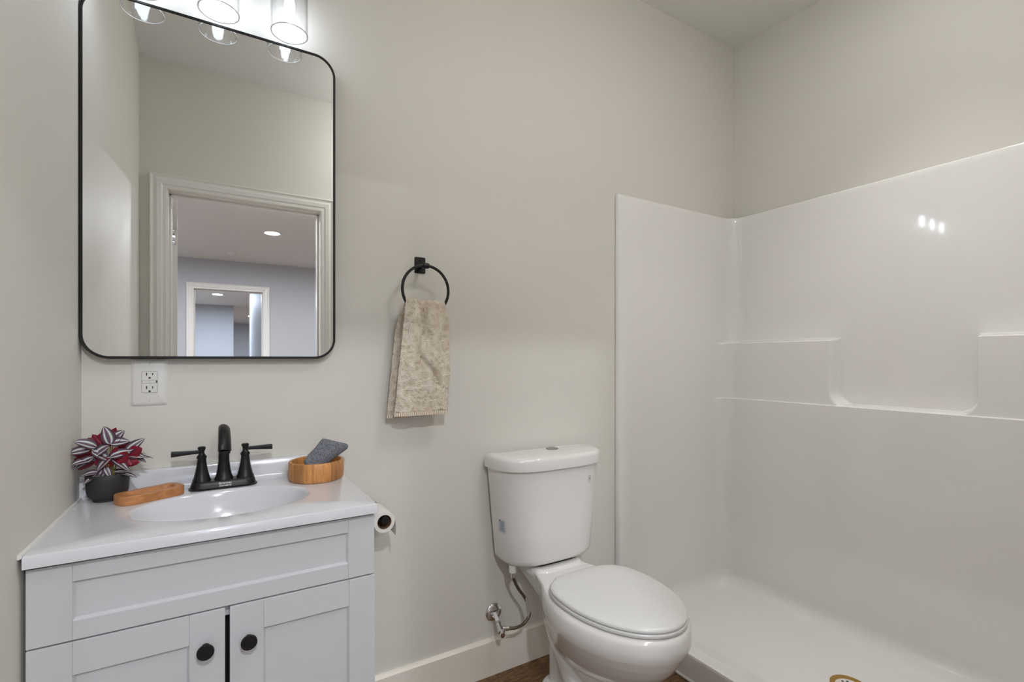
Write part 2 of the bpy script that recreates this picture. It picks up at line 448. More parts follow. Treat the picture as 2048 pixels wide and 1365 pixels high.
yr = sorted(set([round(-v, 5) for v in spacing(-(YB - R0), -(YE + R0), [-RY1, -RY1 + 0.03, -RY1 + 0.055, -RY0, -RY0 - 0.03, -RY0 - 0.055], 0.05)]), reverse=True)
bm = new(); rows = []
for z in zs:
    row = []
    Xc = xw(YB - R0, z) - R0
    for k in range(13): row.append((1.512 + (Xc - 1.512) * k / 12, YB, z))
    for k in range(1, 12):
        a = PI / 2 * k / 12; row.append((Xc + R0 * math.sin(a), YB - R0 + R0 * math.cos(a), z))
    for y in yr: row.append((xw(y, z), y, z))
    Xd = xw(YE + R0, z) - R0
    for k in range(1, 12):
        a = PI / 2 * k / 12; row.append((Xd + R0 * math.cos(a), YE + R0 - R0 * math.sin(a), z))
    for k in range(13): row.append((Xd + (1.512 - Xd) * k / 12, YE, z))
    rows.append(row)
# rolled top edge that turns back to the wall
topr = rows[-1]
def back_off(p, d, dz):
    x, y, z = p
    nx = ny = 0.0
    if y >= YB - 1e-6: ny = 1
    elif y <= YE + 1e-6: ny = -1
    elif y > YB - R0: 
        a = math.atan2(y - (YB - R0), x - (XBK - R0)); nx, ny = math.cos(a), math.sin(a)
    elif y < YE + R0:
        a = math.atan2(y - (YE + R0), x - (XBK - R0)); nx, ny = math.cos(a), math.sin(a)
    else: nx = 1
    return (x + nx * d, y + ny * d, z + dz)
for d, dz in ((0.002, 0.004), (0.006, 0.006), (0.012, 0.006), (0.0185, 0.005)):
    rows.append([back_off(p, d, dz) for p in topr])
# return of the end flange to the wall
full = []
for r in rows:
    a, b = r[0], r[-1]
    r2 = [(1.498, -0.002, a[2]), (1.499, YB * 0.4, a[2]), (1.503, YB * 0.8, a[2])] + r + [(1.503, YE - 0.008, a[2]), (1.498, YE - 0.019, a[2])]
    full.append(r2)
loft(bm, full, False, False, False)
obj('wall_panel', bm, gelcoat, t, angle=60)
# pan: heightfield with coves on three sides and a curb towards the room
def curb(x):
    pts = [(1.475, 0.097), (1.49, 0.095), (1.53, 0.083), (1.58, 0.064), (1.64, 0.049), (1.72, PANZ), (2.5, PANZ)]
    for (a, za), (b, zb) in zip(pts, pts[1:]):
        if x <= b:
            k = (x - a) / (b - a); return za + (zb - za) * k
    return PANZ
def pan_z(x, y):
    dx = max(0, x - (XF - R0)); dy = max(0, y - (YB - R0), (YE + R0) - y)
    q = min(math.hypot(dx, dy), R0)
    cv = R0 - math.sqrt(max(0, R0 * R0 - q * q))
    zb = curb(x)
    dr = math.hypot(x - 1.872, y + 0.755)
    zb -= 0.006 * (1 - smoothstep(0.0, 0.35, dr))
    return zb + cv if cv > 0 else zb
xs = [1.475 + 0.0, 1.48, 1.49] + [1.5 + 0.02 * i for i in range(13)] + [1.8 + 0.04 * i for i in range(9)] + [2.14 + R0 * math.sin(PI / 2 * k / 14) for k in range(15)]
xs = sorted(set(round(v, 5) for v in xs))
ysp = [YB - R0 * (1 - math.sin(PI / 2 * k / 14)) for k in range(14, -1, -1)]
ysp += [YB - R0 - (YB - R0 - YE - R0) * k / 50 for k in range(1, 50)] + [YE + R0 - R0 * math.sin(PI / 2 * k / 14) for k in range(15)]
bm = new(); rows = []
for y in ysp:
    r = [(1.476, y, 0.0), (1.472, y, 0.085), (1.4735, y, 0.093)]
    r += [(x, y, pan_z(x, y) + (0 if x > 1.478 else -0.0005)) for x in xs]
    rows.append(r)
loft(bm, rows, False, False, False)
obj('pan', bm, gelcoat, t, angle=60)
bm = new(); tube(bm, [(1.474, -0.002, 0.003), (1.474, -0.8, 0.003), (1.474, -1.555, 0.003)], 0.0055, 8); obj('caulk_bead', bm, caulk, t)
bm = new(); zc = PANZ - 0.006
lathe(bm, [(0.058, zc + 0.001), (0.057, zc + 0.004), (0.050, zc + 0.0055), (0.041, zc + 0.002), (0.040, zc - 0.006)], (1.872, -0.755, 0), 48, cap0=False, cap1=False)
dr = obj('drain_ring', bm, brass, t); dr['label'] = 'brass ring around the drain'
bm = new()
lathe(bm, [(0.040, zc - 0.006), (0.034, zc - 0.003), (0.022, zc + 0.0005), (0.004, zc + 0.001)], (1.872, -0.755, 0), 40)
st = obj('strainer', bm, chrome, dr)
bm = new()
for k in range(10):
    a = 2 * PI * k / 10
    lathe(bm, [(0.0035, zc - 0.001), (0.0035, zc + 0.0012)], (1.872 + 0.027 * math.cos(a), -0.755 + 0.027 * math.sin(a), 0), 10)
obj('strainer_hole', bm, slot_black, dr)

# ------------------------------------------------------------------ vanity cabinet
VX0, VX1, VF, ZC = -0.282, 0.333, -0.400, 0.797
t = thing('vanity_cabinet', 'white shaker vanity cabinet with two doors and black knobs', 'cabinet', (0.025, -0.2, 0))
bm = new()
box(bm, VX0 + 0.006, VX0 + 0.021, VF, -0.004, 0.0, 0.790); box(bm, VX1 - 0.017, VX1 - 0.002, VF, -0.004, 0.0, 0.790, 0.001)
box(bm, VX0 + 0.021, VX1 - 0.017, VF, VF + 0.018, 0.622, 0.664); box(bm, VX0 + 0.021, VX1 - 0.017, -0.02, -0.004, 0.08, 0.790)
box(bm, VX0 + 0.021, VX1 - 0.017, VF, -0.02, 0.08, 0.095); box(bm, VX0 + 0.021, VX1 - 0.017, VF + 0.04, VF + 0.055, 0.0, 0.08)
box(bm, VX0 + 0.021, VX1 - 0.017, VF + 0.012, VF + 0.030, 0.772, 0.788)
obj('carcass', bm, vanity_white, t, smooth=False)
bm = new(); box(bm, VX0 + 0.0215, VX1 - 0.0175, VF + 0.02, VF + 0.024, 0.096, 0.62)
obj('gap_shade_board', bm, gap_shade, t, smooth=False)  # near-black sheet standing in for the shade behind the door gaps
def shaker(x0, x1, z0, z1, xi0, xi1, zi0, zi1, yb, yf, rec):
    """frame-and-panel front: stiles, rails with sloped inner lips, recessed panel"""
    bm = new()
    for (a, b, c, d) in ((x0, xi0, z0, z1), (xi1, x1, z0, z1), (xi0, xi1, zi1, z1), (xi0, xi1, z0, zi0)):
        box(bm, a, b, yf, yb, c, d, 0.0012, 2)
    box(bm, xi0 - 0.004, xi1 + 0.004, yf + rec, yb - 0.002, zi0 - 0.004, zi1 + 0.004)
    # sloped lip of the recess
    o = [(xi0, zi0), (xi1, zi0), (xi1, zi1), (xi0, zi1)]; k = 0.004
    i = [(xi0 + k, zi0 + k), (xi1 - k, zi0 + k), (xi1 - k, zi1 - k), (xi0 + k, zi1 - k)]
    va = [bm.verts.new((x, yf + 0.001, z)) for x, z in o]; vb = [bm.verts.new((x, yf + rec - 0.0002, z)) for x, z in i]
    for q in range(4):
        bm.faces.new((va[q], va[(q + 1) % 4], vb[(q + 1) % 4], vb[q]))
    return bm
obj('drawer_front', shaker(VX0, VX1, 0.6495, 0.7910, -0.219, 0.272, 0.685, 0.757, VF - 0.001, VF - 0.020, 0.007), vanity_white, t, smooth=False)
dl = obj('door', shaker(VX0, 0.0225, 0.09, 0.6465, -0.219, -0.040, 0.15, 0.585, VF - 0.001, VF - 0.020, 0.007), vanity_white, t, smooth=False)
drr = obj('door', shaker(0.031, VX1 + 0.002, 0.09, 0.6465, 0.0945, 0.274, 0.15, 0.585, VF - 0.001, VF - 0.021, 0.007), vanity_white, t, smooth=False)
for x, z, d in ((-0.012, 0.575, dl), (0.0655, 0.572, drr)):
    bm = new()
    y0 = VF - 0.020
    lathe(bm, [(0.008, y0), (0.0055, y0 - 0.004), (0.0055, y0 - 0.012), (0.011, y0 - 0.017), (0.0155, y0 - 0.020), (0.0155, y0 - 0.0235), (0.0145, y0 - 0.025)], (x, 0, z), 32, 'y')
    obj('knob', bm, knob_black, d)

# vanity top with its oval basin
TZ, TX0, TX1, TF = 0.820, -0.2835, 0.336, -0.434
t = thing('vanity_countertop', 'white moulded vanity top with oval basin and low backsplash', 'countertop', (0.026, -0.2, ZC))
SX, SY, SA, SB = 0.0275, -0.228, 0.188, 0.128
bm = new(); n = 72
oval = lambda k, f=1.0, z=TZ: (SX + SA * f * math.cos(2 * PI * k / n), SY + SB * f * math.sin(2 * PI * k / n), z)
def rim_pt(k):
    """matching point on the outer rectangle, along the same angle"""
    a = 2 * PI * k / n; dx, dy = SA * math.cos(a), SB * math.sin(a)
    s = 1e9
    for lim, d in ((TX1 - 0.002 - SX, dx), (TX0 + 0.002 - SX, dx), (-0.004 - SY, dy), (TF + 0.002 - SY, dy)):
        if abs(d) > 1e-9 and lim / d > 0: s = min(s, lim / d)
    return (SX + dx * s, SY + dy * s, TZ)
rings = [[rim_pt(k) for k in range(n)]]
# snap ring points nearest to the four corners on to them
for cx, cy in ((TX1 - 0.002, -0.004), (TX0 + 0.002, -0.004), (TX0 + 0.002, TF + 0.002), (TX1 - 0.002, TF + 0.002)):
    i = min(range(n), key=lambda q: (rings[0][q][0] - cx) ** 2 + (rings[0][q][1] - cy) ** 2)
    rings[0][i] = (cx, cy, TZ)
rings.append([oval(k, 1.05) for k in range(n)])
for f, z in ((1.01, TZ - 0.0005), (0.992, TZ - 0.0025), (0.975, TZ - 0.007), (0.95, TZ - 0.020), (0.90, TZ - 0.045), (0.80, TZ - 0.078), (0.62, TZ - 0.105), (0.38, TZ - 0.120), (0.13, TZ - 0.126)):
    rings.append([oval(k, f, z) for k in range(n)])
r0 = rings[0]
def outset(p, d, z):
    x, y, _ = p
    x2 = TX1 - 0.002 + d if abs(x - (TX1 - 0.002)) < 1e-6 else (TX0 + 0.002 - d if abs(x - (TX0 + 0.002)) < 1e-6 else x)
    y2 = TF + 0.002 - d if abs(y - (TF + 0.002)) < 1e-6 else y
    return (x2, y2, z)
pre = [[outset(p, 0.002, ZC) for p in r0], [outset(p, 0.002, TZ - 0.002) for p in r0], [outset(p, 0.0012, TZ - 0.0006) for p in r0]]
loft(bm, pre + rings, True, False, True)
obj('counter_slab', bm, top_white, t, angle=35)
bm = new(); lathe(bm, [(0.024, TZ - 0.125), (0.023, TZ - 0.1225), (0.017, TZ - 0.1215), (0.004, TZ - 0.121)], (SX, SY, 0), 32)
obj('drain', bm, matte_black, t)
bm = new()
prof = [(-0.001, TZ - 0.004), (-0.032, TZ - 0.0005), (-0.026, TZ + 0.0015), (-0.0215, TZ + 0.006), (-0.020, TZ + 0.014), (-0.019, 0.872), (-0.017, 0.875), (-0.001, 0.875)]
loft(bm, [[(x, a, b) for a, b in prof] for x in (TX0 + 0.003, -0.1, 0.1, TX1 - 0.003)], True, True, True)
obj('backsplash', bm, top_white, t, angle=50)
bm = new(); tube(bm, [(left_x(-0.01) + 0.002, -0.015, TZ), (left_x(-0.2) + 0.002, -0.2, TZ), (left_x(-0.434) + 0.002, -0.434, TZ)], 0.0045, 8)
obj('caulk_bead', bm, caulk, t)

# ------------------------------------------------------------------ faucet
FX, FY = 0.0265, -0.062
t = thing('faucet', 'matte black two-handle centerset faucet behind the basin', 'faucet', (FX, FY, TZ))
bm = new()
def stadium(hl, r, z, n=16):
    out = []
    for k in range(n + 1): a = -PI / 2 + PI * k / n; out.append((FX + hl + r * math.cos(a), FY + r * math.sin(a), z))
    for k in range(n + 1): a = PI / 2 + PI * k / n; out.append((FX - hl + r * math.cos(a), FY + r * math.sin(a), z))
    return out
loft(bm, [stadium(0.051, 0.0295, TZ), stadium(0.051, 0.0295, TZ + 0.003), stadium(0.051, 0.0265, TZ + 0.0045), stadium(0.051, 0.0245, TZ + 0.012), stadium(0.051, 0.0225, TZ + 0.0185), stadium(0.051, 0.020, TZ + 0.021)])
obj('base_plate', bm, matte_black, t, angle=30)
for s in (-1, 1):
    hx = FX + s * 0.0508; bm = new()
    lathe(bm, [(0.0215, TZ + 0.020), (0.0212, TZ + 0.024), (0.0185, TZ + 0.030), (0.0150, TZ + 0.045), (0.0118, TZ + 0.062), (0.0104, TZ + 0.075), (0.0102, TZ + 0.080), (0.0116, TZ + 0.082), (0.0116, TZ + 0.086), (0.0085, TZ + 0.090), (0.0066, TZ + 0.093), (0.0062, TZ + 0.098), (0.0075, TZ + 0.103), (0.0092, TZ + 0.107), (0.0092, TZ + 0.110), (0.0070, TZ + 0.112)], (hx, FY, 0), 32)
    h = obj('handle', bm, matte_black, t, angle=30)
    bm = new(); zl = TZ + 0.0985
    rings = []
    for d, ry, rz in ((0.004, 0.0045, 0.0045), (0.02, 0.0045, 0.0045), (0.045, 0.0055, 0.0058), (0.0665, 0.0064, 0.0070), (0.0672, 0.0058, 0.0064)):
        rings.append([(hx + s * d, FY + a, zl - 0.001 * d / 0.06 + b) for a, b in rrect(2 * ry, 2 * rz, min(ry, rz) * 0.3, 3)])
    loft(bm, rings); obj('lever', bm, matte_black, h, angle=30)
bm = new()
lathe(bm, [(0.023, TZ + 0.020), (0.0222, TZ + 0.024), (0.019, TZ + 0.031), (0.0155, TZ + 0.048), (0.0130, TZ + 0.070), (0.0125, TZ + 0.095)], (FX, FY, 0), 32, cap1=False)
path = smooth_path([(FX, FY, TZ + 0.093), (FX, FY - 0.002, TZ + 0.122), (FX, FY - 0.018, TZ + 0.148), (FX, FY - 0.045, TZ + 0.160), (FX, FY - 0.075, TZ + 0.152), (FX, FY - 0.098, TZ + 0.130), (FX, FY - 0.106, TZ + 0.113)], 5)
m_ = len(path)
tube(bm, path, [(0.0125 - 0.0005 * i / m_, 0.0125 + 0.0062 * (i / m_) ** 1.2) if True else 0 for i in range(m_)], 28)
obj('spout', bm, matte_black, t, angle=45)
bm = new(); lathe(bm, [(0.0125, TZ + 0.106), (0.012, TZ + 0.113)], (FX, FY - 0.104, 0), 24)
obj('aerator', bm, slot_black, t)
bm = text_mesh('American\nStandard', 0.0078, 0.0002, 0.25)
bm.transform(Matrix.Translation((FX + 0.002, FY - 0.0246, TZ + 0.0115)) @ Matrix.Rotation(math.radians(76), 4, 'X'))
lt = obj('lettering', bm, ink_white, t, smooth=False); lt['label'] = 'small white maker lettering on the base plate'

# ------------------------------------------------------------------ potted plant
PX, PY, PR = -0.219, -0.062, 0.0435
t = thing('potted_plant', 'striped purple leafed plant in a charcoal pot in the counter corner', 'plant', (PX, PY, TZ))
bm = new()
lathe(bm, [(0.027, TZ), (0.0285, TZ + 0.0006), (0.0285, TZ + 0.005), (0.0335, TZ + 0.008), (0.0385, TZ + 0.014), (0.0408, TZ + 0.022), (0.0425, TZ + 0.045), (PR, TZ + 0.0655), (PR - 0.0008, TZ + 0.0665), (PR - 0.0022, TZ + 0.066), (PR - 0.003, TZ + 0.045), (PR - 0.004, TZ + 0.03)], (PX, PY, 0), 48, cap1=True)
obj('pot', bm, pot_black, t, angle=50)
bm = new(); lathe(bm, [(PR - 0.0032, TZ + 0.052), (0.02, TZ + 0.055), (0.004, TZ + 0.056)], (PX, PY, 0), 30, cap0=False)
obj('soil', bm, soil, t)
leaf_top = mat('leaf_striped', srgb(120, 105, 118), 0.38)
uvn = N(leaf_top, 'ShaderNodeUVMap'); sp = N(leaf_top, 'ShaderNodeSeparateXYZ'); LK(leaf_top, uvn.outputs[0], sp.inputs[0])
m1 = N(leaf_top, 'ShaderNodeMath'); m1.operation = 'SUBTRACT'; m1.inputs[1].default_value = 0.5
m2 = N(leaf_top, 'ShaderNodeMath'); m2.operation = 'ABSOLUTE'; m3 = N(leaf_top, 'ShaderNodeMath'); m3.operation = 'MULTIPLY'; m3.inputs[1].default_value = 2.0
LK(leaf_top, sp.outputs[0], m1.inputs[0]); LK(leaf_top, m1.outputs[0], m2.inputs[0]); LK(leaf_top, m2.outputs[0], m3.inputs[0])
rp = N(leaf_top, 'ShaderNodeValToRGB'); el = rp.color_ramp.elements
el[0].position = 0.0; el[0].color = srgb(96, 66, 92)
el[1].position = 1.0; el[1].color = srgb(62, 46, 58)
for p_, c_ in ((0.22, srgb(100, 70, 94)), (0.29, srgb(196, 206, 198)), (0.50, srgb(204, 212, 204)), (0.58, srgb(112, 80, 104)), (0.84, srgb(70, 52, 66))):
    e = el.new(p_); e.color = c_
LK(leaf_top, m3.outputs[0], rp.inputs[0]); LK(leaf_top, rp.outputs[0], BS(leaf_top).inputs['Base Color'])
leaf_under = mat('leaf_underside_crimson', srgb(132, 16, 44), 0.45)
bm = new(); uvl = bm.loops.layers.uv.new('UVMap')
def leaf(bm, base, d, up, ln, wd, curl):
    d = d.normalized(); side = d.cross(up).normalized(); up = side.cross(d).normalized()
    NS, NW = 9, 6
    grid = []; p = Vector(base); ang = 0.0
    for i in range(NS + 1):
        s = i / NS
        ang = -curl * s
        dirv = d * math.cos(ang) + up * math.sin(ang)
        nv = up * math.cos(ang) - d * math.sin(ang)
        if i: p = p + dirv * (ln / NS)
        hw = wd * 0.5 * (math.sin(PI * min(1, s ** 0.72)) ** 0.8 if 0 < s < 1 else 0) + (0.0006 if s == 0 else 0)
        row = []
        for k in range(NW + 1):
            q = k / NW * 2 - 1
            pt = p + side * (hw * q) + nv * (abs(q) ** 1.3 * hw * 0.42)
            pt.x = max(pt.x, left_x(pt.y) + 0.002); pt.y = min(pt.y, -0.003)
            row.append((pt, nv))
        grid.append(row)
    for layer, off in ((0, 0.00025), (1, -0.00025)):
        vg = [[bm.verts.new(pt + nv * off) for pt, nv in row] for row in grid]
        for i in range(NS):
            for k in range(NW):
                vs4 = [vg[i][k], vg[i][k + 1], vg[i + 1][k + 1], vg[i + 1][k]]
                uv4 = [(k / NW, i / NS), ((k + 1) / NW, i / NS), ((k + 1) / NW, (i + 1) / NS), (k / NW, (i + 1) / NS)]
                if layer: vs4.reverse(); uv4.reverse()
                try: f = bm.faces.new(vs4)
                except ValueError: continue
                f.material_index = layer; f.smooth = True
                for lp, uv in zip(f.loops, uv4): lp[uvl].uv = uv
rnd = random.Random(21)
stems = new()
tips = []
for k in range(15):
    a = 2 * PI * k / 15 * 2.4 + rnd.uniform(-.25, .25); rr = (0.010, 0.030, 0.046)[k % 3] * rnd.uniform(0.85, 1.15)
    hgt = (0.082, 0.062, 0.036)[k % 3] * rnd.uniform(0.9, 1.1)
    b = Vector((PX + 0.011 * math.cos(a), PY + 0.011 * math.sin(a), TZ + 0.053))
    e = Vector((PX + rr * math.cos(a), PY + rr * math.sin(a), TZ + 0.060 + hgt))
    e.x = max(e.x, -0.262); e.y = min(e.y, -0.02)
    mid = (b + e) / 2 + Vector((-0.004 * math.cos(a), -0.004 * math.sin(a), 0.006))
    tube(stems, [b, mid, e], [0.0017, 0.0014, 0.001], 6); tips.append((e, a, k % 3, mid))
obj('stem', stems, stem_m, t)
CAMD = Vector((0.13, -0.96, 0.22))
def rosette(c, phis, ln, wd, lean, up, curl, jit=0.25):
    for ph in phis:
        ph = math.radians(ph) + rnd.uniform(-jit, jit)
        d = Vector((math.cos(ph), 0, math.sin(ph))) + CAMD * (lean + rnd.uniform(-.15, .15))
        b = Vector(c) + Vector((rnd.uniform(-.006, .006), rnd.uniform(-.006, .006), rnd.uniform(-.005, .005)))
        leaf(bm, b, d, (up + Vector((rnd.uniform(-.3, .3), 0, rnd.uniform(-.2, .3)))).normalized(), ln * rnd.uniform(.85, 1.12), wd * rnd.uniform(.88, 1.12), curl * rnd.uniform(.5, 1.4))
# silver upper sides towards the room
rosette((PX + 0.006, PY - 0.030, TZ + 0.140), (98, 52, 8, 205), 0.042, 0.027, 0.15, CAMD + Vector((0, 0, .25)), 0.5, 0.12)
rosette((PX - 0.022, PY - 0.026, TZ + 0.128), (148, 190, 330), 0.044, 0.026, 0.2, CAMD + Vector((0, 0, .35)), 0.6, 0.12)
rosette((PX + 0.034, PY - 0.016, TZ + 0.118), (38, -22), 0.046, 0.023, 0.15, CAMD + Vector((0, 0, .35)), 0.6, 0.12)
rosette((PX - 0.020, PY - 0.028, TZ + 0.108), (184, 212), 0.050, 0.023, 0.25, CAMD + Vector((0, 0, .6)), 0.7, 0.12)
rosette((PX + 0.012, PY - 0.030, TZ + 0.106), (28, 215, -28), 0.046, 0.022, 0.3, CAMD + Vector((0, 0, .6)), 0.7, 0.15)
rosette((PX + 0.030, PY - 0.012, TZ + 0.100), (-6, 14), 0.054, 0.019, 0.1, Vector((0, -.4, 1)), 0.45, 0.1)
rosette((PX + 0.014, PY - 0.022, TZ + 0.070), (10, -14), 0.046, 0.015, 0.1, Vector((0, -.35, 1)), 0.6, 0.1)
rosette((PX - 0.014, PY - 0.028, TZ + 0.068), (170, 200), 0.036, 0.019, 0.3, Vector((0, -.6, .8)), 0.7, 0.1)
rosette((PX + 0.002, PY - 0.026, TZ + 0.086), (250, 285), 0.030, 0.018, 0.3, CAMD, 0.5, 0.1)
# crimson undersides: leaves that lean back over towards the room
rosette((PX - 0.006, PY - 0.008, TZ + 0.128), (62, 92, 118, 140), 0.048, 0.026, 0.05, -CAMD + Vector((0, 0, .1)), 0.2, 0.12)
rosette((PX + 0.034, PY - 0.020, TZ + 0.112), (75, 20, -60), 0.040, 0.030, 0.10, -CAMD + Vector((0, 0, .1)), 0.25, 0.12)
rosette((PX + 0.028, PY - 0.026, TZ + 0.092), (60, -5, 100), 0.040, 0.028, 0.12, -CAMD + Vector((0, 0, .1)), 0.25, 0.12)
rosette((PX - 0.022, PY - 0.014, TZ + 0.108), (170, 200, 228), 0.050, 0.022, 0.05, -CAMD + Vector((0, 0, .1)), 0.25, 0.12)
rosette((PX - 0.004, PY - 0.026, TZ + 0.088), (60, 120, 90), 0.034, 0.026, 0.1, -CAMD, 0.2, 0.12)
for e, a, tier, mid in tips:
    if tier == 2 and math.sin(a) > -0.3: leaf(bm, e, Vector((math.cos(a), math.sin(a), rnd.uniform(0, .4))), Vector((0, 0, 1)), 0.042, 0.019, 0.8)
me = bpy.data.meshes.new('foliage'); bm.to_mesh(me); bm.free()
me.materials.append(leaf_top); me.materials.append(leaf_under)
fo = bpy.data.objects.new('foliage', me); COL.objects.link(fo); fo.parent = t; fo.matrix_parent_inverse = Matrix.Translation(-t.location)
fo['label'] = 'silver striped purple leaves with crimson undersides'

# ------------------------------------------------------------------ soap tray
bm = new()
ctr, ang = Vector((-0.1315, -0.1015, TZ)), math.radians(29)
def octo(l, w_, c, z, n=4):
    base = [(l / 2, w_ / 2 - c), (l / 2 - c, w_ / 2), (-l / 2 + c, w_ / 2), (-l / 2, w_ / 2 - c), (-l / 2, -w_ / 2 + c), (-l / 2 + c, -w_ / 2), (l / 2 - c, -w_ / 2), (l / 2, -w_ / 2 + c)]
    return rrect(l, w_, c, 8), z
rings = []
def rr3(l, w_, r, z): return [(a, b, z) for a, b in rrect(l, w_, r, 8)]
for l, w_, r, z in ((0.138, 0.066, 0.022, 0.0), (0.140, 0.068, 0.023, 0.0012), (0.140, 0.068, 0.023, 0.0205), (0.138, 0.066, 0.022, 0.022), (0.112, 0.042, 0.0205, 0.022), (0.110, 0.040, 0.0195, 0.0205), (0.104, 0.034, 0.0168, 0.012), (0.090, 0.022, 0.0108, 0.009)):
    rings.append(rr3(l, w_, r, z))
loft(bm, rings)
bm.transform(Matrix.Translation(ctr) @ Matrix.Rotation(ang, 4, 'Z'))
st = obj('soap_tray', bm, tray_wood, angle=30); tag(st, 'small rounded wooden soap tray lying in front of the plant pot', 'soap dish')

# ------------------------------------------------------------------ wooden bowl and rolled cloth
BX, BY, BR = 0.2566, -0.0965, 0.0745
bm = new()
lathe(bm, [(BR - 0.010, 0), (BR - 0.004, 0.001), (BR - 0.0005, 0.006), (BR + 0.0008, 0.025), (BR - 0.0008, 0.050), (BR - 0.0025, 0.0535), (BR - 0.0055, 0.0545), (BR - 0.0085, 0.053), (BR - 0.0095, 0.048), (BR - 0.010, 0.012), (BR - 0.018, 0.008), (0.004, 0.0075)], (0, 0, 0), 64)
wb = obj('wooden_bowl', bm, bowl_wood, angle=40); wb.location = (BX, BY, TZ)
tag(wb, 'low round honey coloured wooden bowl on the right of the vanity top', 'bowl')
grey_cloth = mat('grey_terry_cloth', srgb(98, 101, 108), 0.95)
gn_ = add_noise(grey_cloth, 420, srgb(80, 84, 94), srgb(158, 161, 170), bump=0.9, dist=0.004, detail=2, lo=0.32, hi=0.68)
bm = new(); rings = []
A, B = Vector((0.236, -0.104, 0.852)), Vector((0.320, -0.092, 0.926))
ax = (B - A).normalized(); sd_ = ax.cross(Vector((0, 1, 0))).normalized(); dp = ax.cross(sd_)
NR, NP = 34, 48
for i in range(NR + 1):
    s = i / NR
    c = A.lerp(B, s)
    hw_ = 0.025 + 0.010 * s; ht_ = 0.017 + 0.004 * s
    e = 1.0
    if s > 0.9: e = math.sqrt(max(0.0, 1 - ((s - 0.9) / 0.105) ** 2)) * 0.35 + 0.65
    if s < 0.06: e = 0.75 + 0.25 * s / 0.06
    ring = []
    for k in range(NP):
        th = 2 * PI * k / NP
        rad = 1 + 0.025 * math.sin(3 * th + 5 * s) + 0.03 * math.sin(9 * s + 2 * th)
        lap = 0.10 * smoothstep(0, 0.6, (th - 1.2) % (2 * PI)) * (1 - smoothstep(5.9, 6.28, (th - 1.2) % (2 * PI)))
        rad *= 0.95 + lap
        ring.append(c + sd_ * (hw_ * e * rad * math.cos(th)) + dp * (ht_ * e * rad * math.sin(th)) - ax * ((0.016 * math.cos(th) + 0.008) * s))
    rings.append(ring)
loft(bm, rings)
rc = obj('rolled_washcloth', bm, grey_cloth, angle=60); tag(rc, 'rolled grey washcloth leaning out of the wooden bowl', 'washcloth')

# ------------------------------------------------------------------ outlet
t = thing('wall_outlet', 'white electrical outlet plate on the wall just under the mirror', 'outlet', (-0.141, 0, 1.102))
ox, oz = -0.141, 1.104
bm = new()
rings = []
for s_, y in ((0, 0.0), (0, -0.002), (0.003, -0.0045), (0.008, -0.006)):
    rings.append([(ox + a, y, oz + b) for a, b in rrect(0.0785 - 2 * s_, 0.123 - 2 * s_, 0.004, 4)])
loft(bm, rings); obj('wall_plate', bm, white_plastic, t, angle=25)
def plate(w_, h_, y0, y1, cx, cz, m, name, par, r=0.0008):
    b_ = new(); loft(b_, [[(cx + a, y, cz + b) for a, b in rrect(w_, h_, r, 3)] for y in (y0, y1)]); return obj(name, b_, m, par, smooth=False)
g = plate(0.0346, 0.0560, -0.0055, -0.0062, ox, oz, line_grey, 'seam', t, 0.003)
rec = plate(0.0332, 0.0546, -0.0060, -0.0074, ox, oz, white_plastic, 'receptacle', t, 0.0025)
for dz in (0.0165, -0.0185):
    for dx, hh in ((-0.0064, 0.0078), (0.0064, 0.0062)):
        plate(0.0022, hh, -0.0072, -0.0076, ox + dx, oz + dz + 0.004, slot_black, 'slot', rec, 0.0004)
    b_ = new()
    pts = [(0.0027 * math.cos(PI * k / 10), 0.0042 * math.sin(PI * k / 10)) for k in range(11)]
    loft(b_, [[(ox + a, y, oz + dz - 0.0075 + b) for a, b in pts] for y in (-0.0072, -0.0076)]); obj('slot', b_, slot_black, rec, smooth=False)
for dx, wd in ((-0.0075, 0.0145), (0.0065, 0.0125)):
    plate(wd + 0.0012, 0.0082, -0.0072, -0.00755, ox + dx, oz + 0.0006, line_grey, 'seam', rec)
    plate(wd, 0.0070, -0.0072, -0.0079, ox + dx, oz + 0.0006, white_plastic, 'button', rec)
plate(0.0022, 0.0066, -0.0072, -0.0078, ox + 0.0150, oz + 0.0006, slot_black, 'slot', rec, 0.0003)
for dz in (0.0484, -0.0484):
    b_ = new(); lathe(b_, [(0.0030, -0.0058), (0.0030, -0.0066), (0.002, -0.0070)], (ox, 0, oz + dz), 16, 'y'); sc_ = obj('screw', b_, white_plastic, t)
    plate(0.0007, 0.0046, -0.0069, -0.00715, ox, oz + dz, line_grey, 'screw_slot', sc_, 0.0003)

# ------------------------------------------------------------------ mirror
MX0, MX1, MZ0, MZ1, MY = -0.2785, 0.3225, 1.165, 2.083, -0.032
t = thing('wall_mirror', 'tall rounded rectangular mirror with thin black metal frame over the vanity', 'mirror', ((MX0 + MX1) / 2, 0, MZ0))
mcx, mcz, mw, mh = (MX0 + MX1) / 2, (MZ0 + MZ1) / 2, MX1 - MX0, MZ1 - MZ0
bm = new(); rings = []
for s_, y in ((0.0, -0.004), (0.0, MY + 0.001), (0.001, MY), (0.0055, MY), (0.0065, MY + 0.001), (0.0065, -0.004)):
    rings.append([(mcx + a, y, mcz + b) for a, b in rrect(mw - 2 * s_, mh - 2 * s_, 0.060 - s_, 14)])
loft(bm, rings + [rings[0]], True, False, False); bmesh.ops.remove_doubles(bm, verts=bm.verts, dist=1e-6)
obj('frame', bm, frame_black, t, angle=30)
bm = new()
loft(bm, [[(mcx + a, y, mcz + b) for a, b in rrect(mw - 0.0125, mh - 0.0125, 0.0538, 14)] for y in (-0.004, MY + 0.0025)])
obj('mirror_glass', bm, mirror_m, t, smooth=False)

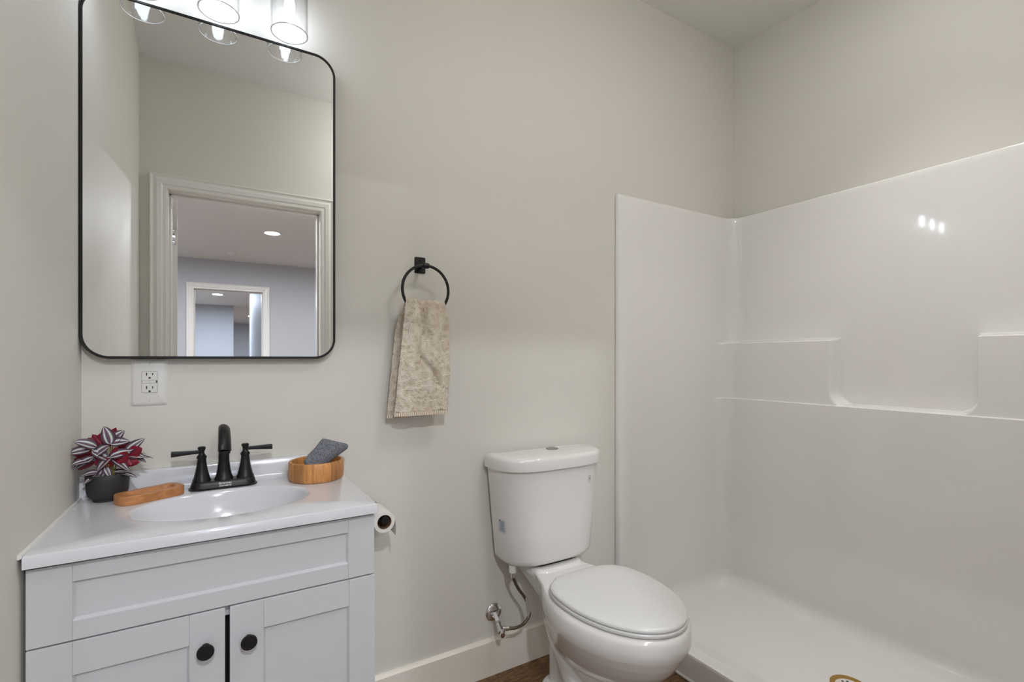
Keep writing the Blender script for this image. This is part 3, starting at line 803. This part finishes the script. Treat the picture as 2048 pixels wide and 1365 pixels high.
# ------------------------------------------------------------------ vanity light above the mirror
t = thing('vanity_light', 'three-lamp vanity light with clear glass cylinder shades above the mirror', 'wall light', (0.0146, 0, 2.27))
bm = new(); box(bm, -0.205, 0.235, -0.022, 0.0, 2.268, 2.318, 0.004); obj('back_plate', bm, matte_black, t, angle=30)
for k, lx in enumerate((-0.158, 0.0146, 0.187)):
    ly, z0 = -0.082, 2.0875
    bm = new()
    tube(bm, smooth_path([(lx, -0.02, 2.292), (lx, -0.06, 2.295), (lx, ly, 2.285), (lx, ly, 2.262)], 5), 0.006, 12)
    lathe(bm, [(0.024, z0 + 0.145), (0.026, z0 + 0.152), (0.026, z0 + 0.168), (0.018, z0 + 0.178)], (lx, ly, 0), 32)
    lathe(bm, [(0.016, z0 + 0.110), (0.016, z0 + 0.146)], (lx, ly, 0), 24)
    arm = obj('arm', bm, matte_black, t, angle=30)
    bm = new()
    lathe(bm, [(0.0487, z0), (0.0487, z0 + 0.150), (0.044, z0 + 0.156), (0.024, z0 + 0.157), (0.024, z0 + 0.154), (0.043, z0 + 0.153), (0.0462, z0 + 0.149), (0.0462, z0)], (lx, ly, 0), 56, cap0=False, cap1=False)
    # lower rim closes the faces; its pale colour imitates light caught in the glass
    gs = obj('glass_shade', bm, glass, arm)
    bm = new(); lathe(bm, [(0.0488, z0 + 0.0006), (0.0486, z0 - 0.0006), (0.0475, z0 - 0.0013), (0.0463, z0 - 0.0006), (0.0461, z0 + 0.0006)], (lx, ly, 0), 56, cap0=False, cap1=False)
    obj('glint_rim', bm, rim_glint, gs)
    bm = new()
    lathe(bm, [(0.004, z0 + 0.031), (0.010, z0 + 0.036), (0.0135, z0 + 0.050), (0.0145, z0 + 0.066), (0.0135, z0 + 0.085), (0.011, z0 + 0.105), (0.0105, z0 + 0.112)], (lx, ly, 0), 24)
    obj('bulb', bm, bulb_glow, arm)

# ------------------------------------------------------------------ towel ring and hand towel
RX, RZ, RY, RR = 0.6055, 1.3935, -0.058, 0.0805
t = thing('towel_ring', 'black metal towel ring fixed to the wall with a small square plate', 'towel ring', (0.605, 0, 1.49))
bm = new(); loft(bm, [[(0.606 + a, y, 1.484 + b) for a, b in rrect(0.038 - 2 * s_, 0.055 - 2 * s_, 0.004, 4)] for s_, y in ((0, 0), (0, -0.003), (0.0015, -0.0045))])
obj('wall_plate', bm, matte_black, t, angle=25)
for dz in (0.017, -0.017):
    bm = new(); lathe(bm, [(0.0042, -0.0042), (0.0038, -0.0062), (0.002, -0.0072)], (0.606, 0, 1.484 + dz), 16, 'y'); obj('screw', bm, matte_black, t)
bm = new(); tube(bm, [(0.606, -0.003, 1.479), (0.606, RY - 0.004, 1.475)], [0.0065, 0.0055], 16)
lathe(bm, [(0.0085, RX - 0.010), (0.0095, RX - 0.006), (0.0095, RX + 0.006), (0.0085, RX + 0.010)], (0, RY, 1.4735), 20, 'x')
obj('post', bm, matte_black, t, angle=35)
bm = new(); tube(bm, [(RX + RR * math.cos(2 * PI * k / 72), RY, RZ + RR * math.sin(2 * PI * k / 72)) for k in range(72)], 0.0048, 12, closed=True)
obj('ring', bm, matte_black, t)

towel_m = mat('beige_terry_towel', srgb(206, 192, 172), 0.95)
tc = N(towel_m, 'ShaderNodeTexCoord')
vo = N(towel_m, 'ShaderNodeTexVoronoi'); vo.inputs['Scale'].default_value = 58; vo.feature = 'SMOOTH_F1'
nz0 = N(towel_m, 'ShaderNodeTexNoise'); nz0.inputs['Scale'].default_value = 28
mxv = N(towel_m, 'ShaderNodeMix'); mxv.data_type = 'VECTOR'; mxv.inputs[0].default_value = 0.035
LK(towel_m, tc.outputs['Object'], nz0.inputs['Vector']); LK(towel_m, tc.outputs['Object'], mxv.inputs[4]); LK(towel_m, nz0.outputs['Color'], mxv.inputs[5])
LK(towel_m, mxv.outputs[1], vo.inputs['Vector'])
vr = N(towel_m, 'ShaderNodeValToRGB'); vr.color_ramp.elements[0].position = 0.18; vr.color_ramp.elements[0].color = srgb(222, 206, 184)
vr.color_ramp.elements[1].position = 0.62; vr.color_ramp.elements[1].color = srgb(244, 233, 216)
LK(towel_m, vo.outputs[0], vr.inputs[0]); LK(towel_m, vr.outputs[0], BS(towel_m).inputs['Base Color'])
nz2 = N(towel_m, 'ShaderNodeTexNoise'); nz2.inputs['Scale'].default_value = 330; nz2.inputs['Detail'].default_value = 1
LK(towel_m, tc.outputs['Object'], nz2.inputs['Vector'])
ad = N(towel_m, 'ShaderNodeMath'); ad.operation = 'MULTIPLY_ADD'; ad.inputs[1].default_value = 1.6
LK(towel_m, vo.outputs[0], ad.inputs[0]); LK(towel_m, nz2.outputs[0], ad.inputs[2])
bp = N(towel_m, 'ShaderNodeBump'); bp.inputs['Strength'].default_value = 1.0; bp.inputs['Distance'].default_value = 0.006
LK(towel_m, ad.outputs[0], bp.inputs['Height']); LK(towel_m, bp.outputs[0], BS(towel_m).inputs['Normal'])
hem_m = mat('towel_hem', srgb(214, 200, 180), 0.9)
tcw = N(hem_m, 'ShaderNodeTexCoord'); wv = N(hem_m, 'ShaderNodeTexWave'); wv.inputs['Scale'].default_value = 48; wv.bands_direction = 'X'
LK(hem_m, tcw.outputs['Object'], wv.inputs['Vector'])
wr = N(hem_m, 'ShaderNodeValToRGB'); wr.color_ramp.elements[0].color = srgb(180, 160, 136); wr.color_ramp.elements[1].color = srgb(244, 234, 218)
LK(hem_m, wv.outputs[0], wr.inputs[0]); LK(hem_m, wr.outputs[0], BS(hem_m).inputs['Base Color'])

t = thing('hand_towel', 'beige terry hand towel hanging from the black towel ring', 'towel', (0.60, RY, 0.98))
def edges(z, front):
    zs_ = (1.352, 1.32, 1.25, 1.12, 0.98)
    l = (0.535, 0.528, 0.519, 0.506, 0.4915); r = (0.671, 0.677, 0.682, 0.684, 0.674)
    for i in range(4):
        if z >= zs_[i + 1]:
            k = (z - zs_[i + 1]) / (zs_[i] - zs_[i + 1]); a = l[i + 1] + (l[i] - l[i + 1]) * k; b = r[i + 1] + (r[i] - r[i + 1]) * k
            break
    else: a, b = l[-1], r[-1]
    if not front:
        f = smoothstep(1.352, 1.25, z) if z < 1.352 else 0
        f = 1 - smoothstep(1.24, 1.35, z)
        a -= 0.013 * f; b -= 0.06 * f * (1 - smoothstep(1.0, 1.2, z)) + 0.004 * f
    return a, b
def fold(u, z):
    f = 1 - smoothstep(0.98, 1.36, z)         # 1 at the hem, 0 at the top
    y = 0.0
    y += -0.012 * math.exp(-((u - 0.20) / 0.15) ** 2) * (0.5 + 0.5 * (1 - f))
    y += 0.010 * math.exp(-((u - (0.42 + 0.02 * f)) / 0.055) ** 2) * (1 - smoothstep(0.45, 0.8, f))
    y += -0.009 * math.exp(-((u - 0.62) / 0.11) ** 2) * (1 - 0.6 * f)
    c = 0.36 + 0.42 * smoothstep(0.38, 0.86, f)    # the diagonal crease that runs to the lower right
    y += 0.010 * math.exp(-((u - c) / 0.05) ** 2) * smoothstep(0.3, 0.45, f) * (1 - smoothstep(0.82, 0.95, f))
    y += -0.006 * math.exp(-((u - c - 0.10) / 0.06) ** 2) * smoothstep(0.4, 0.6, f) * (1 - smoothstep(0.85, 0.97, f))
    y += 0.006 * math.exp(-((u - 0.86) / 0.05) ** 2) * (1 - f)
    y += 0.0015 * math.sin(17 * u + 40 * z) + 0.001 * math.sin(53 * z + 9 * u)
    return y
def towel_layer(z_lo, z_hi, front):
    rows = []; NZ = 70; NU = 44
    for i in range(NZ + 1):
        z = z_lo + (z_hi - z_lo) * i / NZ
        a, b = edges(z, front); row = []
        for k in range(NU + 1):
            u = k / NU
            top = smoothstep(1.30, 1.356, z)
            wav = -0.006 * math.exp(-((u - 0.42) / 0.07) ** 2) + 0.003 * math.exp(-((u - 0.12) / 0.1) ** 2) - 0.005 * smoothstep(0.75, 1.0, u)
            zz = z + wav * smoothstep(1.25, 1.35, z)
            edge = 4 * u * (1 - u)
            if front: y = -0.074 + fold(u, z) + 0.010 * top - 0.004 * edge
            else: y = -0.040 + 0.5 * fold(u, z) - 0.012 * top
            row.append((a + (b - a) * u, y, zz))
        rows.append(row)
    return rows
fr = towel_layer(0.992, 1.352, True); bk = towel_layer(0.984, 1.352, False)
over = []
for i in range(1, 6):
    k = i / 6
    over.append([tuple(Vector(p).lerp(Vector(q), k) + Vector((0, 0, 0.007 * math.sin(PI * k)))) for p, q in zip(fr[-1], bk[-1])])
bm = new(); loft(bm, fr + over + list(reversed(bk)), False, False, False)
tw = obj('cloth', bm, towel_m, t, angle=180)
sm = tw.modifiers.new('thickness', 'SOLIDIFY'); sm.thickness = 0.006; sm.offset = 0
def hem(row, zb, name):
    b_ = new()
    rows_ = []
    for dy in (-0.0032, 0.0032):
        pass
    r1 = [[(x, y - 0.0036, z + 0.001) for x, y, z in row], [(x, y - 0.0042, z - 0.005) for x, y, z in row], [(x, y - 0.0034, z - zb) for x, y, z in row], [(x, y + 0.0034, z - zb) for x, y, z in row], [(x, y + 0.0036, z + 0.001) for x, y, z in row]]
    loft(b_, r1 + [r1[0]], False, False, False); bmesh.ops.remove_doubles(b_, verts=b_.verts, dist=1e-6)
    return obj(name, b_, hem_m, t, angle=60)
h1 = hem(fr[0], 0.011, 'hem'); hem(bk[0], 0.011, 'hem')

# ------------------------------------------------------------------ toilet paper on its holder
hx, hz = 0.441, 0.675
t = thing('paper_holder', 'black toilet paper post holder on the wall beside the vanity', 'toilet paper holder', (hx, 0, hz))
bm = new(); lathe(bm, [(0.022, 0.0), (0.022, -0.006), (0.008, -0.009), (0.0075, -0.140), (0.0115, -0.141), (0.0115, -0.149), (0.010, -0.151)], (hx, 0, hz + 0.006), 28, 'y')
obj('post', bm, matte_black, t, angle=35)
t = thing('toilet_paper_roll', 'nearly used up white toilet paper roll beside the vanity', 'toilet paper', (hx, -0.09, hz))
bm = new()
lathe(bm, [(0.0215, -0.143), (0.0315, -0.143), (0.032, -0.142), (0.032, -0.044), (0.0315, -0.043), (0.0215, -0.043)], (hx, 0, hz), 48, 'y', cap0=False, cap1=False)
rings = []
for k in range(9):     # loose tail of paper hanging on the right side
    s = k / 8; z = hz + 0.004 - 0.044 * s; x = hx + 0.0322 + 0.003 * math.sin(2.5 * s)
    rings.append([(x, -0.1425, z - 0.006 * s), (x + 0.0006, -0.1425, z - 0.006 * s), (x + 0.0006, -0.0435, z), (x, -0.0435, z)])
loft(bm, rings); obj('paper', bm, paper, t, angle=35)
bm = new(); lathe(bm, [(0.0215, -0.1425), (0.0200, -0.1425), (0.0200, -0.0435), (0.0215, -0.0435)], (hx, 0, hz), 40, 'y', cap0=False, cap1=False)
obj('core', bm, cardboard, t)

# ------------------------------------------------------------------ toilet
CX = 1.0755
t = thing('toilet', 'white two-piece toilet with closed lid between vanity and shower', 'toilet', (CX, -0.35, 0))
def egg(w_, yb, yf, z, n=64, nb=2.4, cx=CX, nf=2.0, k=0.42):
    ym = yb + (yf - yb) * k; out = []
    for i in range(n):
        a = 2 * PI * i / n; c, s = math.cos(a), math.sin(a)
        if s < 0: # front
            x = w_ * math.copysign(abs(c) ** (2 / nf), c); y = ym + (yf - ym) * abs(s) ** (2 / nf)
        else:
            x = w_ * math.copysign(abs(c) ** (2 / nb), c); y = ym + (yb - ym) * abs(s) ** (2 / nb)
        out.append((cx + x, y, z))
    return out
bm = new()
# bowl with its rim band
BOWL = [(0.150, -0.17, -0.655, 0.4115), (0.177, -0.145, -0.691, 0.4115), (0.187, -0.135, -0.700, 0.408), (0.1935, -0.13, -0.705, 0.399), (0.1965, -0.13, -0.707, 0.386), (0.1975, -0.13, -0.708, 0.370), (0.1960, -0.13, -0.706, 0.358), (0.1935, -0.13, -0.7025, 0.347), (0.1895, -0.13, -0.697, 0.337),
        (0.1805, -0.13, -0.686, 0.316), (0.166, -0.13, -0.664, 0.285), (0.151, -0.13, -0.638, 0.255), (0.134, -0.13, -0.606, 0.228), (0.115, -0.13, -0.572, 0.205), (0.100, -0.13, -0.545, 0.190), (0.0915, -0.13, -0.530, 0.165), (0.089, -0.14, -0.522, 0.10), (0.092, -0.15, -0.525, 0.03), (0.098, -0.15, -0.53, 0.0)]
loft(bm, [egg(*q, nb=1.75, k=0.56, nf=1.85) for q in BOWL])
# rear deck under the tank
def deck(hw0, hw1, z, yb=-0.035, yf=-0.30):
    ym_ = min(-0.16, yb - 0.02)
    return [(CX - hw1, yf, z), (CX + hw1, yf, z), (CX + hw0, ym_, z), (CX + hw0 * 0.98, yb, z), (CX - hw0 * 0.98, yb, z), (CX - hw0, ym_, z)]
loft(bm, [deck(0.070, 0.090, 0.24, -0.215), deck(0.078, 0.105, 0.295, -0.18), deck(0.088, 0.122, 0.340, -0.115), deck(0.097, 0.138, 0.372, -0.06), deck(0.103, 0.146, 0.390, -0.038), deck(0.105, 0.148, 0.405), deck(0.102, 0.142, 0.4115)])
loft(bm, [[(CX + a, -0.11 + b, z) for a, b in rrect(2 * hx__, 0.15, 0.04, 6)] for hx__, z in ((0.108, 0.395), (0.106, 0.412), (0.098, 0.421))])
# rear column and foot
def rbox(hw_, y0, y1, r, z): return [(CX + a, (y0 + y1) / 2 + b, z) for a, b in rrect(2 * hw_, y1 - y0, r, 6)]
loft(bm, [rbox(0.077, -0.36, -0.195, 0.02, 0.0), rbox(0.075, -0.36, -0.195, 0.02, 0.20), rbox(0.076, -0.36, -0.19, 0.02, 0.30)])
loft(bm, [egg(0.114, -0.150, -0.545, 0.0, nb=3, k=0.32), egg(0.113, -0.152, -0.543, 0.024, nb=3, k=0.32), egg(0.106, -0.158, -0.535, 0.036, nb=3, k=0.32), egg(0.085, -0.17, -0.52, 0.046, nb=3, k=0.32)])
# trapway bulges on both sides
path = smooth_path([(CX, -0.225, 0.325), (CX, -0.235, 0.280), (CX, -0.262, 0.230), (CX, -0.305, 0.180), (CX, -0.355, 0.130), (CX, -0.41, 0.080), (CX, -0.45, 0.040)], 4)
rings = []
for i, p in enumerate(path):
    q = path[min(i + 1, len(path) - 1)] - path[max(i - 1, 0)]; d = q.normalized(); nn = Vector((0, -d.z, d.y))
    hw_ = 0.108 - 0.004 * abs(i / len(path) - 0.5); hh = 0.052
    rings.append([p + Vector((1, 0, 0)) * a + nn * b for a, b in rrect(2 * hw_, 2 * hh, 0.045, 6)])
loft(bm, rings)
bo = obj('bowl', bm, china, t, angle=180)
rm = bo.modifiers.new('cast', 'REMESH'); rm.mode = 'VOXEL'; rm.voxel_size = 0.004; rm.use_smooth_shade = True
s2 = bo.modifiers.new('glaze', 'SMOOTH'); s2.factor = 0.5; s2.iterations = 6
for s in (-1, 1):
    bm = new(); lathe(bm, [(0.016, 0.038), (0.016, 0.046), (0.012, 0.056), (0.005, 0.060)], (CX + s * 0.092, -0.30, 0), 20); obj('bolt_cap', bm, china, t)
# tank
def dshape(hw_, yb, yf, z, n=64, e=3.4):
    out = []
    for i in range(n // 2 + 1):
        a = PI + PI * i / (n // 2); c, s = math.cos(a), math.sin(a)
        out.append((CX + hw_ * math.copysign(abs(c) ** (2 / e), c), yb + (yf - yb) * abs(s) ** (2 / e), z))
    out.append((CX + hw_ * 0.97, yb + 0.006, z)); out.append((CX - hw_ * 0.97, yb + 0.006, z))
    return out
def tank_dim(z):
    k = (z - 0.43) / (0.776 - 0.43); return 0.188 + 0.033 * k, -0.026, -0.176 - 0.014 * k
rows = []
for z, sh in ((0.427, 0.030), (0.429, 0.018), (0.434, 0.009), (0.442, 0.003), (0.455, 0.0), (0.55, 0), (0.65, 0), (0.776, 0)):
    hw_, yb, yf = tank_dim(z); rows.append(dshape(hw_ - sh, yb, yf + sh, z))
bm = new(); loft(bm, rows); tk = obj('tank', bm, china, t, angle=40)
bm = new()
loft(bm, [dshape(0.226, -0.022, -0.198, 0.773), dshape(0.230, -0.021, -0.202, 0.775), dshape(0.231, -0.021, -0.203, 0.783), dshape(0.2295, -0.0215, -0.2015, 0.806), dshape(0.228, -0.022, -0.200, 0.812), dshape(0.2245, -0.024, -0.1965, 0.8165), dshape(0.219, -0.027, -0.191, 0.8195), dshape(0.211, -0.032, -0.183, 0.8212), dshape(0.15, -0.055, -0.13, 0.8225)])
ld = obj('tank_lid', bm, china, t, angle=40)
bm = new(); lathe(bm, [(0.024, 0.821), (0.024, 0.8245), (0.0215, 0.8262), (0.004, 0.8265)], (1.105, -0.078, 0), 36); fb = obj('flush_button', bm, brushed, ld); fb['label'] = 'round steel dual flush button'
bm = new(); box(bm, 1.1045, 1.1055, -0.100, -0.056, 0.8260, 0.8269); obj('button_split', bm, ink, fb, smooth=False)
# gap gasket between tank and bowl
bm = new(); loft(bm, [rbox(0.088, -0.150, -0.06, 0.03, 0.418), rbox(0.088, -0.150, -0.06, 0.03, 0.432)]); obj('gasket', bm, slot_black, t)
# seat ring and lid
def seat_outline(gr, z): return egg(0.1775 + gr, -0.268 + gr, -0.695 - gr, z, 72, nb=3.0, k=0.40)
bm = new(); loft(bm, [seat_outline(-0.007, 0.4135), seat_outline(-0.0005, 0.4150), seat_outline(0.001, 0.420), seat_outline(0.0, 0.4242), seat_outline(-0.002, 0.4252), seat_outline(-0.007, 0.4256), seat_outline(-0.02, 0.4256)]); obj('seat', bm, seat_plastic, t, angle=50)
bm = new(); loft(bm, [seat_outline(-0.009, 0.4272), seat_outline(-0.0035, 0.4276), seat_outline(-0.0015, 0.4285), seat_outline(-0.001, 0.433), seat_outline(-0.003, 0.437), seat_outline(-0.009, 0.4405), seat_outline(-0.015, 0.4412), seat_outline(-0.019, 0.4422), seat_outline(-0.06, 0.4430), seat_outline(-0.12, 0.4435)]); sl = obj('seat_lid', bm, seat_plastic, t, angle=50)
for s in (-1, 1):
    bm = new(); box(bm, CX + s * 0.075 - 0.016, CX + s * 0.075 + 0.016, -0.292, -0.256, 0.405, 0.428, 0.005, 3); obj('seat_hinge', bm, seat_plastic, t)
# printed marks on the tank
def tank_pt(u, z, off=0.0006):
    """point on the tank front; u from -1 (left end) to 1 (right end) as an angle fraction"""
    hw_, yb, yf = tank_dim(z); a = PI + PI * (u + 1) / 2; c, s = math.cos(a), math.sin(a); e = 3.4
    P = Vector((CX + hw_ * math.copysign(abs(c) ** (2 / e), c), yb + (yf - yb) * abs(s) ** (2 / e), z))
    a2 = a + 0.01; c2, s2_ = math.cos(a2), math.sin(a2)
    Q = Vector((CX + hw_ * math.copysign(abs(c2) ** (2 / e), c2), yb + (yf - yb) * abs(s2_) ** (2 / e), z))
    tan = (Q - P).normalized(); nrm = tan.cross(Vector((0, 0, 1))).normalized()
    return P + nrm * off, tan, nrm
def find_u(xt, z):
    return min((abs(tank_pt(k / 500 - 1, z)[0].x - xt), k / 500 - 1) for k in range(1001))[1]
u0 = find_u(0.8765, 0.575); bm = new(); bl = new()
P0, tn, nr = tank_pt(u0, 0.574)
def decal(bm_, a0, a1, z0, z1, off):
    pts = [P0 + tn * a + Vector((0, 0, z)) + nr * off for a, z in ((a0, z0), (a1, z0), (a1, z1), (a0, z1))]
    bm_.faces.new([bm_.verts.new(p) for p in pts])
decal(bm, -0.017, 0.017, -0.020, 0.022, 0.0012); stq = obj('sticker', bm, sticker_m, tk, smooth=False); stq['label'] = 'small pale printed sticker'
rl = random.Random(3)
decal(bl, -0.014, -0.008, 0.014, 0.019, 0.0016)
for i in range(7):
    z = 0.013 - i * 0.0043; x = -0.013 + rl.uniform(0, 0.006)
    while x < 0.012:
        w_ = rl.uniform(0.002, 0.006); decal(bl, x, min(x + w_, 0.0135), z, z + 0.0022, 0.0016); x += w_ + 0.0012
decal(bl, -0.015, 0.0155, -0.0175, -0.016, 0.0016)
obj('print', bl, ink, stq, smooth=False)
u1 = find_u(1.203, 0.720); P0, tn, nr = tank_pt(u1, 0.720); bl = new()
def ringdec(bm_, r0_, r1_, cx_, cz_, a0, a1, n=24):
    vs_ = []
    for i in range(n + 1):
        a = a0 + (a1 - a0) * i / n
        vs_.append([bm_.verts.new(P0 + tn * (cx_ + r * math.cos(a)) + Vector((0, 0, cz_ + r * math.sin(a))) + nr * 0.0012) for r in (r0_, r1_)])
    for p, q in zip(vs_[:-1], vs_[1:]): bm_.faces.new((p[0], p[1], q[1], q[0]))
ringdec(bl, 0.0085, 0.0096, 0, 0, 0.3, PI - 0.2); ringdec(bl, 0.0085, 0.0096, 0, 0, PI + 0.2, 2 * PI - 0.3)
drop = [(0, 0.0062), (0.0024, 0.0005), (0.003, -0.0022), (0.0018, -0.0045), (0, -0.0052), (-0.0018, -0.0045), (-0.003, -0.0022), (-0.0024, 0.0005)]
bl.faces.new([bl.verts.new(P0 + tn * a + Vector((0, 0, b)) + nr * 0.0012) for a, b in drop])
for i in range(3): decal(bl, -0.004 + i * 0.003, -0.002 + i * 0.003, -0.0165, -0.0145, 0.0006)
obj('water_mark', bl, ink, tk, smooth=False)

# ------------------------------------------------------------------ shutoff valve and supply line
t = thing('shutoff_valve', 'chrome shutoff valve with round wall flange left of the toilet', 'valve', (0.894, 0, 0.2225))
bm = new(); lathe(bm, [(0.036, 0.0), (0.036, -0.002), (0.033, -0.006), (0.022, -0.011), (0.013, -0.013)], (0.894, 0, 0.2225), 40, 'y'); obj('flange', bm, chrome, t)
V0, V1 = Vector((0.893, -0.012, 0.2215)), Vector((0.8775, -0.09, 0.194))
dv = (V1 - V0).normalized()
bm = new(); tube(bm, [V0, V0.lerp(V1, 0.5)], 0.0075, 16); obj('stub_pipe', bm, white_plastic, t)
bm = new(); tube(bm, [V0.lerp(V1, 0.45), V0.lerp(V1, 0.52), V0.lerp(V1, 0.53), V0.lerp(V1, 0.8), V0.lerp(V1, 0.81), V1, V1 + dv * 0.002], [0.0095, 0.0105, 0.009, 0.009, 0.012, 0.0125, 0.010], 18)
tube(bm, [V0.lerp(V1, 0.85), V0.lerp(V1, 0.85) + Vector((0.02, -0.002, 0.004))], 0.0072, 14); obj('valve_body', bm, chrome, t, angle=35)
bm = new(); lathe(bm, [(0.011, -0.010), (0.012, -0.006), (0.012, 0.004), (0.010, 0.006)], (0, 0, 0), 8, 'z', ex=1.25, ey=0.75)
bm.transform(Matrix.Translation(V1 + dv * 0.008) @ dv.to_track_quat('Z', 'X').to_matrix().to_4x4()); obj('valve_handle', bm, chrome, t, angle=30)
t = thing('supply_line', 'braided grey water supply hose curving up to the toilet tank', 'hose', (0.90, -0.1, 0.2))
hp = [(0.895, -0.087, 0.204), (0.9257, -0.1, 0.2007), (0.9627, -0.1, 0.206), (0.9869, -0.1, 0.2288), (0.9842, -0.1, 0.2567), (0.968, -0.1, 0.2993), (0.9414, -0.1, 0.3373), (0.9231, -0.1, 0.372), (0.9165, -0.1, 0.398)]
bm = new(); tube(bm, smooth_path(hp, 7), 0.0056, 14); obj('hose', bm, hose_m, t)
bm = new(); lathe(bm, [(0.0075, 0.384), (0.0075, 0.402)], (0.917, -0.1, 0), 16); obj('ferrule', bm, chrome, t)
bm = new(); lathe(bm, [(0.0125, 0.402), (0.0135, 0.404), (0.0135, 0.420), (0.0125, 0.430)], (0.9165, -0.1, 0), 8); nu = obj('nut', bm, white_plastic, t, angle=20); nu['label'] = 'white plastic nut under the tank'
bm = new(); tube(bm, [(0.889, -0.0865, 0.2035), (0.905, -0.091, 0.202)], 0.0085, 10); obj('ferrule', bm, chrome, t, angle=20)
bm = new()
tg = [(0.9660, 0.3000), (0.9700, 0.3030), (0.9870, 0.2560), (0.9880, 0.2480), (0.9800, 0.2250), (0.9770, 0.2230), (0.9650, 0.2850)]
loft(bm, [[(x, y, z) for x, z in tg] for y in (-0.1068, -0.1074)]); obj('paper_tag', bm, tag_m, t, smooth=False)
